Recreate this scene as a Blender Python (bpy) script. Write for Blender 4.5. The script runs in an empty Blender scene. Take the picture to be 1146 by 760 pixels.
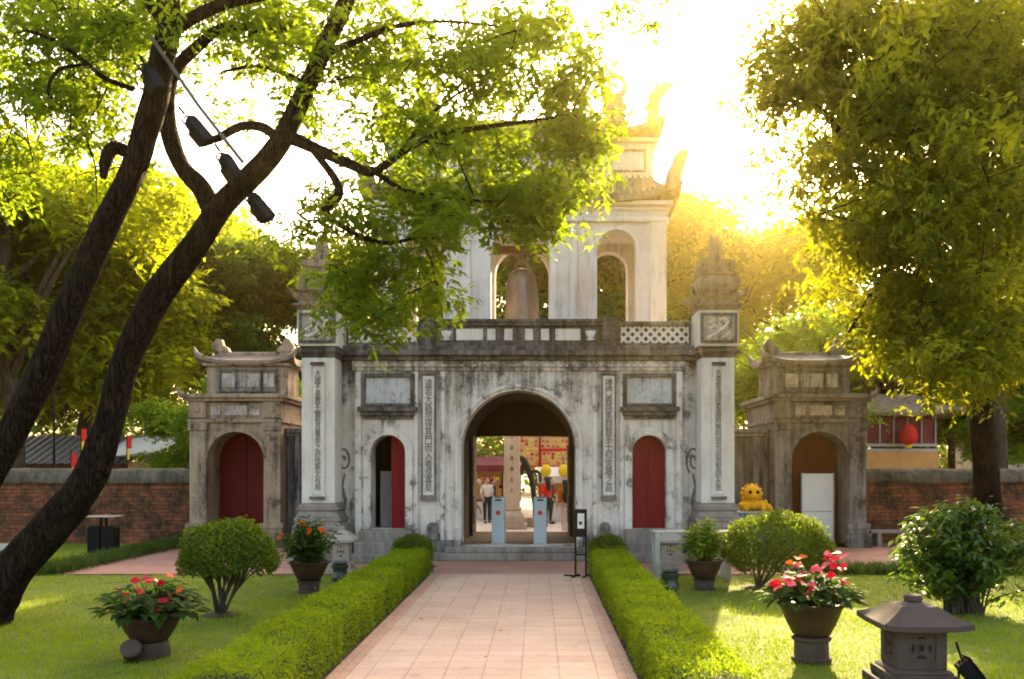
import bpy, math, random
import numpy as np
from mathutils import Vector, Matrix

R = math.radians
C = bpy.context.scene.collection
scene = bpy.context.scene

# ------------------------------------------------------------------ camera, sky, sun, exposure
F = 1000.0; VX, VY = 602.0, 524.0; EYE = 2.02       # the photograph's own perspective (1146 x 760)
cam_d = bpy.data.cameras.new('camera'); cam = bpy.data.objects.new('camera', cam_d); C.objects.link(cam)
cam.location = (0, 0, EYE); cam.rotation_euler = (R(90), 0, 0)
cam_d.sensor_width = 36; cam_d.lens = 36 * F / 1146
cam_d.shift_x = (573 - VX) / 1146; cam_d.shift_y = (VY - 380) / 1146
cam_d.clip_start = 0.1; cam_d.clip_end = 2000
scene.camera = cam

SUN_EL, SUN_AZ = 24.0, 14.0
world = bpy.data.worlds.new('World'); scene.world = world; world.use_nodes = True
wn = world.node_tree; bg = wn.nodes['Background']
sky = wn.nodes.new('ShaderNodeTexSky'); sky.sky_type = 'NISHITA'; sky.sun_disc = False
sky.sun_elevation = R(SUN_EL); sky.sun_rotation = R(SUN_AZ)
sky.air_density = 1.0; sky.dust_density = 6.0; sky.ozone_density = 0.6; sky.altitude = 0
warm = wn.nodes.new('ShaderNodeMix'); warm.data_type = 'RGBA'; warm.blend_type = 'MULTIPLY'; warm.inputs[0].default_value = 1
warm.inputs[7].default_value = (1.07, .95, .81, 1); wn.links.new(sky.outputs[0], warm.inputs[6]); wn.links.new(warm.outputs[2], bg.inputs[0]); bg.inputs[1].default_value = 0.15
sun_d = bpy.data.lights.new('sun', 'SUN'); sun_d.energy = 4.5; sun_d.angle = R(0.5); sun_d.color = (1.0, 0.79, 0.43)
sun = bpy.data.objects.new('sun', sun_d); C.objects.link(sun)
sv = Vector((math.sin(R(SUN_AZ)) * math.cos(R(SUN_EL)), math.cos(R(SUN_AZ)) * math.cos(R(SUN_EL)), math.sin(R(SUN_EL))))
sun.rotation_euler = sv.to_track_quat('Z', 'Y').to_euler(); sun.location = sv * 60
vs = scene.view_settings
scene.display_settings.display_device = 'sRGB'
vs.view_transform = 'Standard'; vs.look = 'None'; vs.gamma = 1; vs.use_curve_mapping = False
vs.exposure = 2.6
scene.render.film_transparent = False
cy = scene.cycles
cy.use_denoising = True; cy.max_bounces = 7; cy.diffuse_bounces = 3; cy.glossy_bounces = 2
cy.transmission_bounces = 4; cy.transparent_max_bounces = 8; cy.volume_bounces = 0
cy.sample_clamp_indirect = 6; cy.caustics_reflective = False; cy.caustics_refractive = False
scene.render.filter_size = 1.5; cy.filter_width = 1.9

def X(px, d): return (px - VX) * d / F
def Z(py, d): return EYE - (py - VY) * d / F
def P(px, py, d): return np.array((X(px, d), d, Z(py, d)))

# ------------------------------------------------------------------ mesh helpers
class MB:
    def __init__(s): s.v = []; s.f = []
    def add(s, vs_, fs_):
        o = len(s.v); s.v += [tuple(map(float, p)) for p in vs_]; s.f += [tuple(i + o for i in f) for f in fs_]; return s
    def box(s, x0, x1, y0, y1, z0, z1, M=None):
        vv = [(x0,y0,z0),(x1,y0,z0),(x1,y1,z0),(x0,y1,z0),(x0,y0,z1),(x1,y0,z1),(x1,y1,z1),(x0,y1,z1)]
        if M is not None: vv = [M @ Vector(p) for p in vv]
        return s.add(vv, [(0,3,2,1),(4,5,6,7),(0,1,5,4),(1,2,6,5),(2,3,7,6),(3,0,4,7)])
    def taper(s, cx, cy_, z0, z1, hx0, hy0, hx1, hy1):
        vv = [(cx-hx0,cy_-hy0,z0),(cx+hx0,cy_-hy0,z0),(cx+hx0,cy_+hy0,z0),(cx-hx0,cy_+hy0,z0),
              (cx-hx1,cy_-hy1,z1),(cx+hx1,cy_-hy1,z1),(cx+hx1,cy_+hy1,z1),(cx-hx1,cy_+hy1,z1)]
        return s.add(vv, [(0,3,2,1),(4,5,6,7),(0,1,5,4),(1,2,6,5),(2,3,7,6),(3,0,4,7)])
    def lathe(s, prof, n=20, c=(0,0,0), sq=False):
        if sq: n = 4
        vv = []; ff = []
        for r, z in prof:
            for k in range(n):
                a = 2*math.pi*(k+.5)/n if sq else 2*math.pi*k/n
                q = r*math.sqrt(2) if sq else r
                vv.append((c[0]+q*math.cos(a), c[1]+q*math.sin(a), c[2]+z))
        for i in range(len(prof)-1):
            for k in range(n):
                ff.append((i*n+k, i*n+(k+1)%n, (i+1)*n+(k+1)%n, (i+1)*n+k))
        ff.append(tuple(range(n-1,-1,-1))); m = (len(prof)-1)*n; ff.append(tuple(range(m, m+n)))
        return s.add(vv, ff)
    def tube(s, pts, rad, n=8, cap=True, wob=0, seed=0):
        pts = [Vector(p) for p in pts]; rng = random.Random(seed)
        if not hasattr(rad, '__len__'): rad = [rad]*len(pts)
        T = []
        for i in range(len(pts)):
            a = pts[max(0,i-1)]; b = pts[min(len(pts)-1,i+1)]; t = (b-a)
            T.append(t.normalized() if t.length > 1e-9 else Vector((0,0,1)))
        ref = Vector((1,0,0)) if abs(T[0].x) < .8 else Vector((0,1,0))
        u = (ref - T[0]*ref.dot(T[0])).normalized(); vv = []; ff = []
        ph = [rng.uniform(0,6.28) for _ in range(4)]
        for i, p in enumerate(pts):
            u = (u - T[i]*u.dot(T[i])); u = u.normalized() if u.length > 1e-6 else T[i].orthogonal().normalized()
            w = T[i].cross(u)
            for k in range(n):
                a = 2*math.pi*k/n
                r = rad[i]*(1 + wob*(.5*math.sin(2*a+ph[0]+i*.35)+.4*math.sin(3*a+ph[1]-i*.5)+.35*math.sin(5*a+ph[2]+i*.9)+rng.uniform(-.3,.3)))
                vv.append(p + (u*math.cos(a)+w*math.sin(a))*r)
        for i in range(len(pts)-1):
            for k in range(n):
                ff.append((i*n+k, i*n+(k+1)%n, (i+1)*n+(k+1)%n, (i+1)*n+k))
        if cap:
            ff.append(tuple(range(n-1,-1,-1))); m = (len(pts)-1)*n; ff.append(tuple(range(m,m+n)))
        return s.add(vv, ff)
    def ball(s, c, r, n=14, m=9, M=None):
        if not hasattr(r, '__len__'): r = (r,r,r)
        vv = [(0,0,-1)]; ff = []
        for i in range(1,m):
            t = math.pi*i/m
            for k in range(n):
                a = 2*math.pi*k/n; vv.append((math.sin(t)*math.cos(a), math.sin(t)*math.sin(a), -math.cos(t)))
        vv.append((0,0,1))
        for k in range(n): ff.append((0, 1+(k+1)%n, 1+k))
        for i in range(m-2):
            for k in range(n):
                ff.append((1+i*n+k, 1+i*n+(k+1)%n, 1+(i+1)*n+(k+1)%n, 1+(i+1)*n+k))
        L = len(vv)-1
        for k in range(n): ff.append((1+(m-2)*n+k, 1+(m-2)*n+(k+1)%n, L))
        out = []
        for p in vv:
            q = Vector((p[0]*r[0], p[1]*r[1], p[2]*r[2]))
            if M is not None: q = M @ q
            out.append(Vector(c)+q)
        return s.add(out, ff)
    def prism(s, poly, y0, y1, M=None):            # poly in (x, z), counter-clockwise seen from -y
        n = len(poly)
        vv = [Vector((x,y0,z)) for x,z in poly] + [Vector((x,y1,z)) for x,z in poly]
        if M is not None: vv = [M @ p for p in vv]
        ff = [tuple(range(n)), tuple(range(2*n-1, n-1, -1))] + [(k, k+n, (k+1)%n+n, (k+1)%n) for k in range(n)]
        return s.add(vv, ff)
    def arch_wall(s, x0, x1, z0, z1, y0, y1, ops, nseg=20):
        """wall from x0..x1, z0..z1 with openings (xc, half, sill, spring, rise)"""
        xs = [(x0, z0, None)]; segs = []
        cur = x0
        for (xc, h, sill, spring, rise) in sorted(ops):
            segs.append(('solid', cur, xc-h)); segs.append(('arch', xc, h, sill, spring, rise)); cur = xc+h
        segs.append(('solid', cur, x1))
        for g in segs:
            if g[0] == 'solid':
                a, b = g[1], g[2]
                if b-a > 1e-6: s.add([(a,y0,z0),(b,y0,z0),(b,y0,z1),(a,y0,z1),(a,y1,z0),(b,y1,z0),(b,y1,z1),(a,y1,z1)],
                                     [(0,1,2,3),(5,4,7,6),(3,2,6,7),(0,4,5,1)])
            else:
                _, xc, h, sill, spring, rise = g
                if sill > z0+1e-6:
                    s.box(xc-h, xc+h, y0, y1, z0, sill)
                px_ = [xc - h*math.cos(math.pi*k/nseg) for k in range(nseg+1)]
                pz = [spring + rise*math.sin(math.pi*k/nseg) for k in range(nseg+1)]
                for k in range(nseg):
                    s.add([(px_[k],y0,pz[k]),(px_[k+1],y0,pz[k+1]),(px_[k+1],y0,z1),(px_[k],y0,z1),
                           (px_[k],y1,pz[k]),(px_[k+1],y1,pz[k+1]),(px_[k+1],y1,z1),(px_[k],y1,z1)],
                          [(0,1,2,3),(5,4,7,6),(3,2,6,7),(0,4,5,1)])
                s.add([(xc-h,y0,sill),(xc-h,y1,sill),(xc-h,y1,spring),(xc-h,y0,spring)], [(0,1,2,3)])
                s.add([(xc+h,y0,sill),(xc+h,y1,sill),(xc+h,y1,spring),(xc+h,y0,spring)], [(3,2,1,0)])
        s.add([(x0,y0,z0),(x0,y1,z0),(x0,y1,z1),(x0,y0,z1)], [(3,2,1,0)])
        s.add([(x1,y0,z0),(x1,y1,z0),(x1,y1,z1),(x1,y0,z1)], [(0,1,2,3)])
        return s
    def arch_band(s, xc, h, sill, spring, rise, w, y0, y1, nseg=24):
        """moulding of width w round an arched opening"""
        inn = [(xc-h, sill)] + [(xc-h*math.cos(math.pi*k/nseg), spring+rise*math.sin(math.pi*k/nseg)) for k in range(nseg+1)] + [(xc+h, sill)]
        out = [(xc-h-w, sill)] + [(xc-(h+w)*math.cos(math.pi*k/nseg), spring+(rise+w)*math.sin(math.pi*k/nseg)) for k in range(nseg+1)] + [(xc+h+w, sill)]
        for k in range(len(inn)-1):
            a,b,c,d = inn[k], inn[k+1], out[k+1], out[k]
            s.add([(a[0],y0,a[1]),(b[0],y0,b[1]),(c[0],y0,c[1]),(d[0],y0,d[1]),(a[0],y1,a[1]),(b[0],y1,b[1]),(c[0],y1,c[1]),(d[0],y1,d[1])],
                  [(0,1,2,3),(5,4,7,6),(3,2,6,7),(1,0,4,5)])
        return s
    def roof(s, cx, cy_, z0, h, ax, ay, bx, by, lift, th=.09, rings=7, n=14, power=3.5, curve=1.5, flare=.12):
        """hipped roof: eave rectangle (ax, ay half sizes) up to ring (bx, by); corners swept up"""
        per = []
        for side in range(4):
            for k in range(n):
                t = -1 + 2*k/n
                per.append([(t,-1),(1,t),(-t,1),(-1,-t)][side])
        m = len(per); vv = []; ff = []
        for r in range(rings+1):
            t = r/rings
            ex = ax+(bx-ax)*t; ey = ay+(by-ay)*t
            for (u,w) in per:
                cn = min(abs(u),abs(w))**power
                z = z0 + h*(t**curve) + lift*cn*(1-t)**1.6
                g = 1+flare*cn*(1-t)**2
                vv.append((cx+u*ex*g, cy_+w*ey*g, z))
        for (u,w) in per:
            cn = min(abs(u),abs(w))**power; g = 1+flare*cn
            vv.append((cx+u*ax*g, cy_+w*ay*g, z0-th+lift*cn))
        for (u,w) in per:
            cn = min(abs(u),abs(w))**power
            vv.append((cx+u*(ax*.55+bx*.45), cy_+w*(ay*.55+by*.45), z0-th*.9+lift*cn*.2))
        for r in range(rings):
            for k in range(m): ff.append((r*m+k, r*m+(k+1)%m, (r+1)*m+(k+1)%m, (r+1)*m+k))
        q = (rings+1)*m
        for k in range(m):
            ff.append((q+k, q+(k+1)%m, (k+1)%m, k)); ff.append((q+m+k, q+m+(k+1)%m, q+(k+1)%m, q+k))
        ff.append(tuple(rings*m+k for k in range(m))); ff.append(tuple(q+m+k for k in range(m-1,-1,-1)))
        return s.add(vv, ff)
    def build(s, name, mat, parent=None, smooth=None, bevel=0, loc=None):
        me = bpy.data.meshes.new(name); me.from_pydata(s.v, [], s.f); me.update()
        me.materials.append(mat)
        if smooth:
            me.polygons.foreach_set('use_smooth', [True]*len(me.polygons)); me.set_sharp_from_angle(angle=R(smooth))
        o = bpy.data.objects.new(name, me); C.objects.link(o)
        if parent is not None: o.parent = parent
        if loc is not None: o.location = loc
        if bevel:
            b = o.modifiers.new('bevel', 'BEVEL'); b.width = bevel; b.segments = 2; b.limit_method = 'ANGLE'; b.angle_limit = R(40)
        return o

def thing(name, label, cat, loc=(0,0,0), group=None, rz=0):
    o = bpy.data.objects.new(name, None); C.objects.link(o); o.location = loc; o.rotation_euler = (0,0,rz)
    o.empty_display_size = .2
    o['label'] = label; o['category'] = cat
    if group: o['group'] = group
    return o
def tag(o, label, cat, group=None):
    o['label'] = label; o['category'] = cat
    if group: o['group'] = group
    return o
def structure(o): o['kind'] = 'structure'; return o

def raw_mesh(name, V, Q, mat, parent=None, smooth=False):
    """V (n,3), Q (m,k) arrays -> object"""
    me = bpy.data.meshes.new(name); n, m, k = len(V), len(Q), Q.shape[1]
    me.vertices.add(n); me.vertices.foreach_set('co', V.astype(np.float32).ravel())
    me.loops.add(m*k); me.loops.foreach_set('vertex_index', Q.astype(np.int32).ravel())
    me.polygons.add(m); me.polygons.foreach_set('loop_start', np.arange(0, m*k, k, dtype=np.int32))
    me.update(calc_edges=True); me.materials.append(mat)
    if smooth: me.polygons.foreach_set('use_smooth', [True]*m)
    o = bpy.data.objects.new(name, me); C.objects.link(o)
    if parent is not None: o.parent = parent
    return o
def nrm(a): return a/np.maximum(np.linalg.norm(a, axis=-1, keepdims=True), 1e-9)
def leaf_arrays(P0, D, N, L, W, fold=.12):
    D = nrm(D); S = nrm(np.cross(D, N)); N2 = np.cross(S, D)
    L = np.broadcast_to(np.asarray(L, float).reshape(-1,1), (len(P0),1)); W = np.broadcast_to(np.asarray(W, float).reshape(-1,1), (len(P0),1))
    mid = P0 + D*L*.42 + N2*L*fold
    V = np.stack([P0, mid+S*W*.5, P0+D*L, mid-S*W*.5], 1).reshape(-1,3)
    Q = np.arange(len(P0)*4).reshape(-1,4)
    return V, Q

# ------------------------------------------------------------------ materials
class NT:
    def __init__(s, name):
        s.m = bpy.data.materials.new(name); s.m.use_nodes = True; s.t = s.m.node_tree
        s.bsdf = s.t.nodes['Principled BSDF']; s.out = s.t.nodes['Material Output']
    def n(s, typ, **kw):
        nd = s.t.nodes.new('ShaderNode'+typ)
        for k, v in kw.items():
            if k.startswith('i_'):
                nd.inputs[k[2:].replace('_',' ')].default_value = v
            else: setattr(nd, k, v)
        return nd
    def l(s, a, b): s.t.links.new(a, b)
    def coords(s, scale=(1,1,1), kind='Object'):
        tc = s.n('TexCoord'); mp = s.n('Mapping'); s.l(tc.outputs[kind], mp.inputs[0]); mp.inputs['Scale'].default_value = scale
        return mp.outputs[0]
    def noise(s, co, scale, detail=6, rough=.6):
        nd = s.n('TexNoise'); nd.inputs['Scale'].default_value = scale; nd.inputs['Detail'].default_value = detail; nd.inputs['Roughness'].default_value = rough
        s.l(co, nd.inputs['Vector']); return nd.outputs[0]
    def ramp(s, fac, stops):
        r = s.n('ValToRGB'); s.l(fac, r.inputs[0]); e = r.color_ramp.elements
        while len(e) < len(stops): e.new(.5)
        for el, (p, c) in zip(e, stops):
            el.position = p; el.color = (c,c,c,1) if not hasattr(c,'__len__') else (*c,1)
        return r.outputs[0]
    def mix(s, fac, a, b, mode='MIX'):
        m = s.n('Mix', data_type='RGBA', blend_type=mode)
        for sock, val in ((0,fac),(6,a),(7,b)):
            if hasattr(val, 'is_linked'): s.l(val, m.inputs[sock])
            elif hasattr(val,'__len__'): m.inputs[sock].default_value = (*val,1)
            else: m.inputs[sock].default_value = val
        return m.outputs[2]
    def math(s, op, a, b=0.0):
        m = s.n('Math', operation=op)
        for k, val in ((0,a),(1,b)):
            if hasattr(val,'is_linked'): s.l(val, m.inputs[k])
            else: m.inputs[k].default_value = val
        return m.outputs[0]
    def bump(s, h, st=.4, dist=.02):
        b = s.n('Bump'); b.inputs['Strength'].default_value = st; b.inputs['Distance'].default_value = dist
        s.l(h, b.inputs['Height']); s.l(b.outputs[0], s.bsdf.inputs['Normal'])
    def col(s, c, rough=.7, spec=.3, metal=0):
        if hasattr(c,'is_linked'): s.l(c, s.bsdf.inputs['Base Color'])
        else: s.bsdf.inputs['Base Color'].default_value = (*c,1)
        s.bsdf.inputs['Roughness'].default_value = rough; s.bsdf.inputs['Specular IOR Level'].default_value = spec
        s.bsdf.inputs['Metallic'].default_value = metal
        return s.m

def plaster(name, base, dark, brown, amt=.5, lo=.45, hi=.7, scale=1.0, streak=.5, rough=.85, wash=(), blotch=0):
    t = NT(name); co = t.coords(); cs = t.coords((5*scale,5*scale,.45*scale))
    n1 = t.noise(co, 1.1*scale, 9, .68); n2 = t.noise(cs, 1.6, 7, .6); n3 = t.noise(co, 14*scale, 6, .7); n4 = t.noise(co, .7*scale+.3, 5, .6)
    k = t.math('ADD', t.math('MULTIPLY', n1, 1-streak), t.math('MULTIPLY', n2, streak))
    k = t.math('ADD', k, t.math('MULTIPLY', t.math('SUBTRACT', n3, .5), .22))
    if blotch: n5 = t.noise(co, blotch, 10, .74)
    for (za, zb, w) in wash:                                  # rain-wash staining that hangs from a ledge (zb) or rises from the ground
        mr = t.n('MapRange'); sp = t.n('SeparateXYZ'); t.l(t.coords(), sp.inputs[0]); t.l(sp.outputs[2], mr.inputs[0])
        mr.inputs[1].default_value = za; mr.inputs[2].default_value = zb; mr.interpolation_type = 'SMOOTHSTEP'
        k = t.math('ADD', k, t.math('MULTIPLY', mr.outputs[0], w))
    st = t.math('MULTIPLY', t.ramp(k, [(lo,0),(hi,1)]), amt)
    c = t.mix(t.math('MULTIPLY', t.ramp(n4, [(.48,0),(.7,1)]), .55), base, brown)
    c = t.mix(st, c, dark)
    if blotch:
        kb = t.math('ADD', n5, t.math('MULTIPLY', t.math('SUBTRACT', k, .5), .45))
        c = t.mix(t.math('MULTIPLY', t.ramp(kb, [(.55,0),(.62,1)]), .75), c, tuple(.8*x for x in dark))
        c = t.mix(t.math('MULTIPLY', t.ramp(kb, [(.40,1),(.46,0)]), .5), c, tuple(min(.8,1.2*x) for x in base))
    c = t.mix(t.math('MULTIPLY', t.ramp(n3, [(.35,1),(.6,0)]), .28), c, tuple(.5*a+.5*b for a,b in zip(base,dark)))
    t.bump(t.math('ADD', n3, t.math('MULTIPLY', n1, .6)), .45, .02)
    return t.col(c, rough, .2)
def noisy(name, a, b, scale=6, rough=.6, spec=.3, metal=0, bump=.15, lo=.35, hi=.65, stretch=(1,1,1)):
    t = NT(name); co = t.coords(stretch); n = t.noise(co, scale, 7, .65)
    t.bump(n, bump, .01); return t.col(t.mix(t.ramp(n, [(lo,0),(hi,1)]), a, b), rough, spec, metal)
def leafmat(name, dark, light, trans, tf=.45, clump=.6, rough=.6, spec=.06):
    t = NT(name); g = t.n('NewGeometry'); co = t.coords(); n = t.noise(co, clump, 3, .5)
    k = t.math('ADD', t.math('MULTIPLY', g.outputs['Random Per Island'], .55), t.math('MULTIPLY', t.ramp(n, [(.35,0),(.65,1)]), .45))
    c = t.mix(k, dark, light); t.col(c, rough, spec)
    tr = t.n('BsdfTranslucent'); ct = t.mix(k, tuple(.7*x for x in trans), trans); t.l(ct, tr.inputs[0])
    mx = t.n('MixShader'); mx.inputs[0].default_value = tf
    t.l(t.bsdf.outputs[0], mx.inputs[1]); t.l(tr.outputs[0], mx.inputs[2]); t.l(mx.outputs[0], t.out.inputs[0])
    return t.m

M = {}
M['wall'] = plaster('weathered lime plaster', (.69,.635,.59), (.055,.05,.048), (.42,.32,.25), .85, .50, .66, streak=.45, wash=((2.9,4.3,.09),(.9,0.0,.08)), blotch=1.5)
M['white'] = plaster('white lime wash', (.72,.685,.65), (.20,.18,.17), (.54,.46,.39), .7, .52, .74, streak=.55, wash=((3.0,4.5,.03),(1.0,0.2,.08)))
M['trim'] = plaster('stained lime trim', (.70,.655,.61), (.10,.09,.085), (.50,.40,.32), .8, .50, .68, streak=.55, wash=((3.0,4.5,.05),(1.0,0.1,.10)), blotch=2.2)
M['tower'] = plaster('tower lime wash', (.70,.65,.60), (.20,.17,.14), (.50,.40,.32), .75, .52, .72, streak=.6)
M['cornice'] = plaster('black stained stone', (.27,.24,.22), (.028,.026,.026), (.20,.14,.10), .95, .36, .56)
M['stonegate'] = plaster('warm old plaster', (.36,.28,.20), (.05,.042,.035), (.28,.19,.12), .85, .46, .64, blotch=2.4)
M['stonedark'] = plaster('grey old plaster', (.215,.20,.195), (.028,.027,.028), (.16,.135,.125), .9, .44, .62, blotch=2.4)
M['moss_wall'] = plaster('dark damp plaster', (.17,.16,.155), (.022,.022,.023), (.11,.09,.075), .95, .40, .58, streak=.7)
M['steps'] = plaster('step stone', (.29,.255,.23), (.055,.05,.048), (.21,.165,.135), .8, .44, .66)
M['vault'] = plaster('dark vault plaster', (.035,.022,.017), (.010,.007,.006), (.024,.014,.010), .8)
M['rooftile'] = plaster('old roof tile', (.27,.215,.165), (.05,.04,.03), (.21,.135,.08), .85, .44, .64)
M['faded'] = plaster('faded stained panel', (.47,.43,.39), (.09,.08,.075), (.33,.25,.19), .85, .45, .62, scale=2.5, blotch=4)
M['panel'] = plaster('pale panel', (.54,.55,.57), (.10,.11,.13), (.40,.37,.35), .75, .49, .70, scale=2, blotch=3)
M['red'] = noisy('red door paint', (.17,.006,.011), (.23,.010,.016), 3, .55, .15, bump=.08, stretch=(6,6,.6))
M['darkred'] = noisy('old dark red door', (.085,.007,.008), (.14,.012,.012), 3, .65, .12, stretch=(5,5,.5))
M['greydoor'] = noisy('grey door board', (.20,.19,.19), (.32,.31,.31), 3, .7, stretch=(8,8,.4))
M['blackwood'] = noisy('dark door timber', (.018,.014,.012), (.035,.027,.022), 5, .6, stretch=(6,6,.5))
M['ink'] = noisy('ink paint', (.05,.045,.042), (.12,.10,.09), 20, .8)
M['bronze'] = noisy('bell bronze', (.16,.115,.085), (.27,.21,.165), 3.5, .5, .4, .35, stretch=(1,1,.4))
def bark_mat(name, a, b, c, sc=1.0):
    t = NT(name); co = t.coords((1,1,.16)); v = t.n('TexVoronoi', feature='DISTANCE_TO_EDGE'); v.inputs['Scale'].default_value = 17*sc
    nz = t.n('TexNoise'); nz.inputs['Scale'].default_value = 5*sc; t.l(co, nz.inputs['Vector'])
    va = t.n('VectorMath', operation='MULTIPLY_ADD'); t.l(nz.outputs[1], va.inputs[0]); va.inputs[1].default_value = (.45,.45,.45); t.l(co, va.inputs[2]); t.l(va.outputs[0], v.inputs['Vector'])
    cr = t.ramp(v.outputs[0], [(.0,0),(.16,1)]); n2 = t.noise(t.coords(), 2.2, 6, .6); n3 = t.noise(co, 30, 5, .7)
    cc = t.mix(cr, a, b); cc = t.mix(t.math('MULTIPLY', t.ramp(n2, [(.5,0),(.66,1)]), .6), cc, c); cc = t.mix(t.math('MULTIPLY', t.ramp(n3, [(.4,1),(.6,0)]), .5), cc, a)
    t.bump(t.math('ADD', cr, t.math('MULTIPLY', n3, .6)), 1.0, .03); return t.col(cc, .95, .08)
M['bark'] = bark_mat('dark cracked bark', (.004,.0028,.002), (.030,.019,.013), (.034,.031,.016))
M['bark2'] = noisy('grey bark', (.035,.027,.021), (.085,.066,.052), 7, .95, .12, bump=.8, stretch=(1.6,1.6,.4))
M['iron'] = noisy('black iron', (.004,.004,.0045), (.010,.010,.011), 12, .65, .12)
M['metal'] = noisy('galvanised tube', (.30,.29,.28), (.42,.41,.40), 12, .4, .5, .5)
M['glass_dark'] = noisy('dark lamp glass', (.006,.008,.012), (.012,.015,.020), 3, .5, .12)
M['turnstile'] = noisy('turnstile enamel', (.31,.37,.41), (.37,.43,.47), 3, .35, .45, bump=.03)
M['signred'] = noisy('red sticker', (.42,.02,.02), (.5,.03,.03), 6, .5)
M['bin'] = noisy('dull grey metal', (.09,.085,.08), (.14,.135,.13), 12, .6, .2)
M['paper'] = noisy('notice paper', (.60,.60,.58), (.72,.72,.70), 6, .6)
M['whitepaint'] = noisy('white paint', (.36,.345,.315), (.46,.44,.40), 5, .5)
M['whiteboard'] = noisy('white board', (.62,.66,.72), (.70,.73,.78), 1.5, .4, bump=.03)
M['pot'] = noisy('brown glazed pot', (.026,.014,.010), (.058,.032,.021), 5, .5, .3)
M['soil'] = noisy('potting soil', (.03,.02,.014), (.06,.04,.027), 30, .95)
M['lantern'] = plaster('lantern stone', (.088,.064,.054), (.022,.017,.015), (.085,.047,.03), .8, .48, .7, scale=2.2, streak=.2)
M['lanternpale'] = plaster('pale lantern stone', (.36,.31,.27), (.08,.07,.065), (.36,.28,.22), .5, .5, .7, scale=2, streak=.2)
M['hole_shade'] = noisy('painted hollow shade', (.01,.009,.008), (.02,.018,.016), 6, .9)  # near-black tone painted for the shade inside openings
M['greenjar'] = noisy('dark green jar', (.02,.032,.024), (.05,.065,.05), 12, .35, .5)
M['blue'] = noisy('blue cloth', (.02,.07,.26), (.03,.10,.34), 5, .8)
M['gold'] = noisy('yellow painted figure', (.55,.27,.008), (.72,.42,.015), 18, .75, .1, 0, .6)
M['skin'] = noisy('skin', (.50,.31,.22), (.56,.36,.26), 8, .55)
M['hair'] = noisy('black hair', (.01,.008,.007), (.025,.02,.016), 40, .5)
M['jeans'] = noisy('blue denim', (.015,.06,.20), (.03,.09,.28), 20, .85)
M['blackcloth'] = noisy('black cloth', (.012,.012,.013), (.03,.03,.032), 20, .85)
M['orangecloth'] = noisy('orange cloth', (.65,.16,.02), (.75,.22,.03), 12, .85)
M['palecloth'] = noisy('pale cloth', (.62,.55,.48), (.72,.66,.60), 12, .85)
M['redcloth'] = noisy('red cloth', (.55,.015,.012), (.68,.03,.02), 6, .8)
M['yellow'] = noisy('yellow silk', (.75,.48,.01), (.85,.60,.02), 6, .7)
M['cream'] = noisy('cream wall paint', (.58,.42,.22), (.68,.50,.28), 3, .8)
M['ochre'] = noisy('ochre wall paint', (.58,.29,.09), (.66,.35,.12), 3, .8)
M['maroon'] = noisy('maroon lattice paint', (.13,.012,.02), (.20,.02,.03), 4, .6)
M['tarp'] = noisy('white tarpaulin', (.74,.70,.64), (.82,.79,.74), 3, .6)
M['tin'] = noisy('corrugated tin', (.13,.12,.115), (.23,.21,.20), 3, .6, stretch=(9,1,1))
M['wood'] = noisy('brown timber', (.12,.065,.035), (.22,.12,.065), 5, .7)
M['pillarstone'] = plaster('courtyard pillar stone', (.55,.47,.38), (.22,.17,.13), (.46,.34,.24), .5)

# foliage
M['leaf_near'] = leafmat('spreading tree leaves', (.018,.042,.006), (.07,.118,.012), (.32,.44,.012), .53, .6)
M['leaf_right'] = leafmat('large tree leaves', (.018,.045,.008), (.07,.11,.012), (.44,.45,.010), .48, .45)
M['leaf_dark'] = leafmat('dark background leaves', (.016,.042,.012), (.05,.095,.018), (.12,.19,.014), .32, .3)
M['leaf_yellow'] = leafmat('yellow green leaves', (.075,.13,.010), (.15,.20,.014), (.50,.54,.014), .55, .25)
M['leaf_lime'] = leafmat('bright green leaves', (.07,.14,.014), (.13,.22,.025), (.36,.52,.03), .5, .5)
M['hedge'] = leafmat('clipped hedge leaves', (.075,.14,.007), (.18,.26,.010), (.40,.52,.010), .42, 1.2)
M['hedgecore'] = noisy('hedge twigs', (.018,.024,.009), (.04,.055,.014), 18, .95)
M['bush'] = leafmat('round bush leaves', (.030,.060,.009), (.115,.17,.018), (.26,.36,.016), .33, 2.0)
M['shrub'] = leafmat('glossy shrub leaves', (.025,.058,.012), (.105,.18,.028), (.20,.32,.02), .38, 1.5, rough=.45, spec=.25)
M['potleaf'] = leafmat('potted plant leaves', (.014,.034,.010), (.05,.098,.02), (.14,.26,.02), .3, 2.5, rough=.75, spec=.06)
M['potlime'] = leafmat('yellow green potted leaves', (.08,.14,.014), (.20,.29,.03), (.42,.52,.03), .4, 3)
M['redflower'] = leafmat('red spathes', (.38,.004,.018), (.55,.010,.035), (.5,.01,.03), .2, 3, rough=.4, spec=.2)
M['pinkflower'] = leafmat('pink spathes', (.50,.06,.10), (.66,.16,.22), (.6,.08,.12), .2, 3)
M['orangeflower'] = leafmat('orange spathes', (.55,.06,.010), (.66,.13,.02), (.6,.12,.02), .2, 3)
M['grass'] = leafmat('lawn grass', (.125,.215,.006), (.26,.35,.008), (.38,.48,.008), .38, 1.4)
M['border'] = leafmat('border grass', (.018,.04,.013), (.075,.125,.03), (.14,.22,.03), .35, 1.5)

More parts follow.
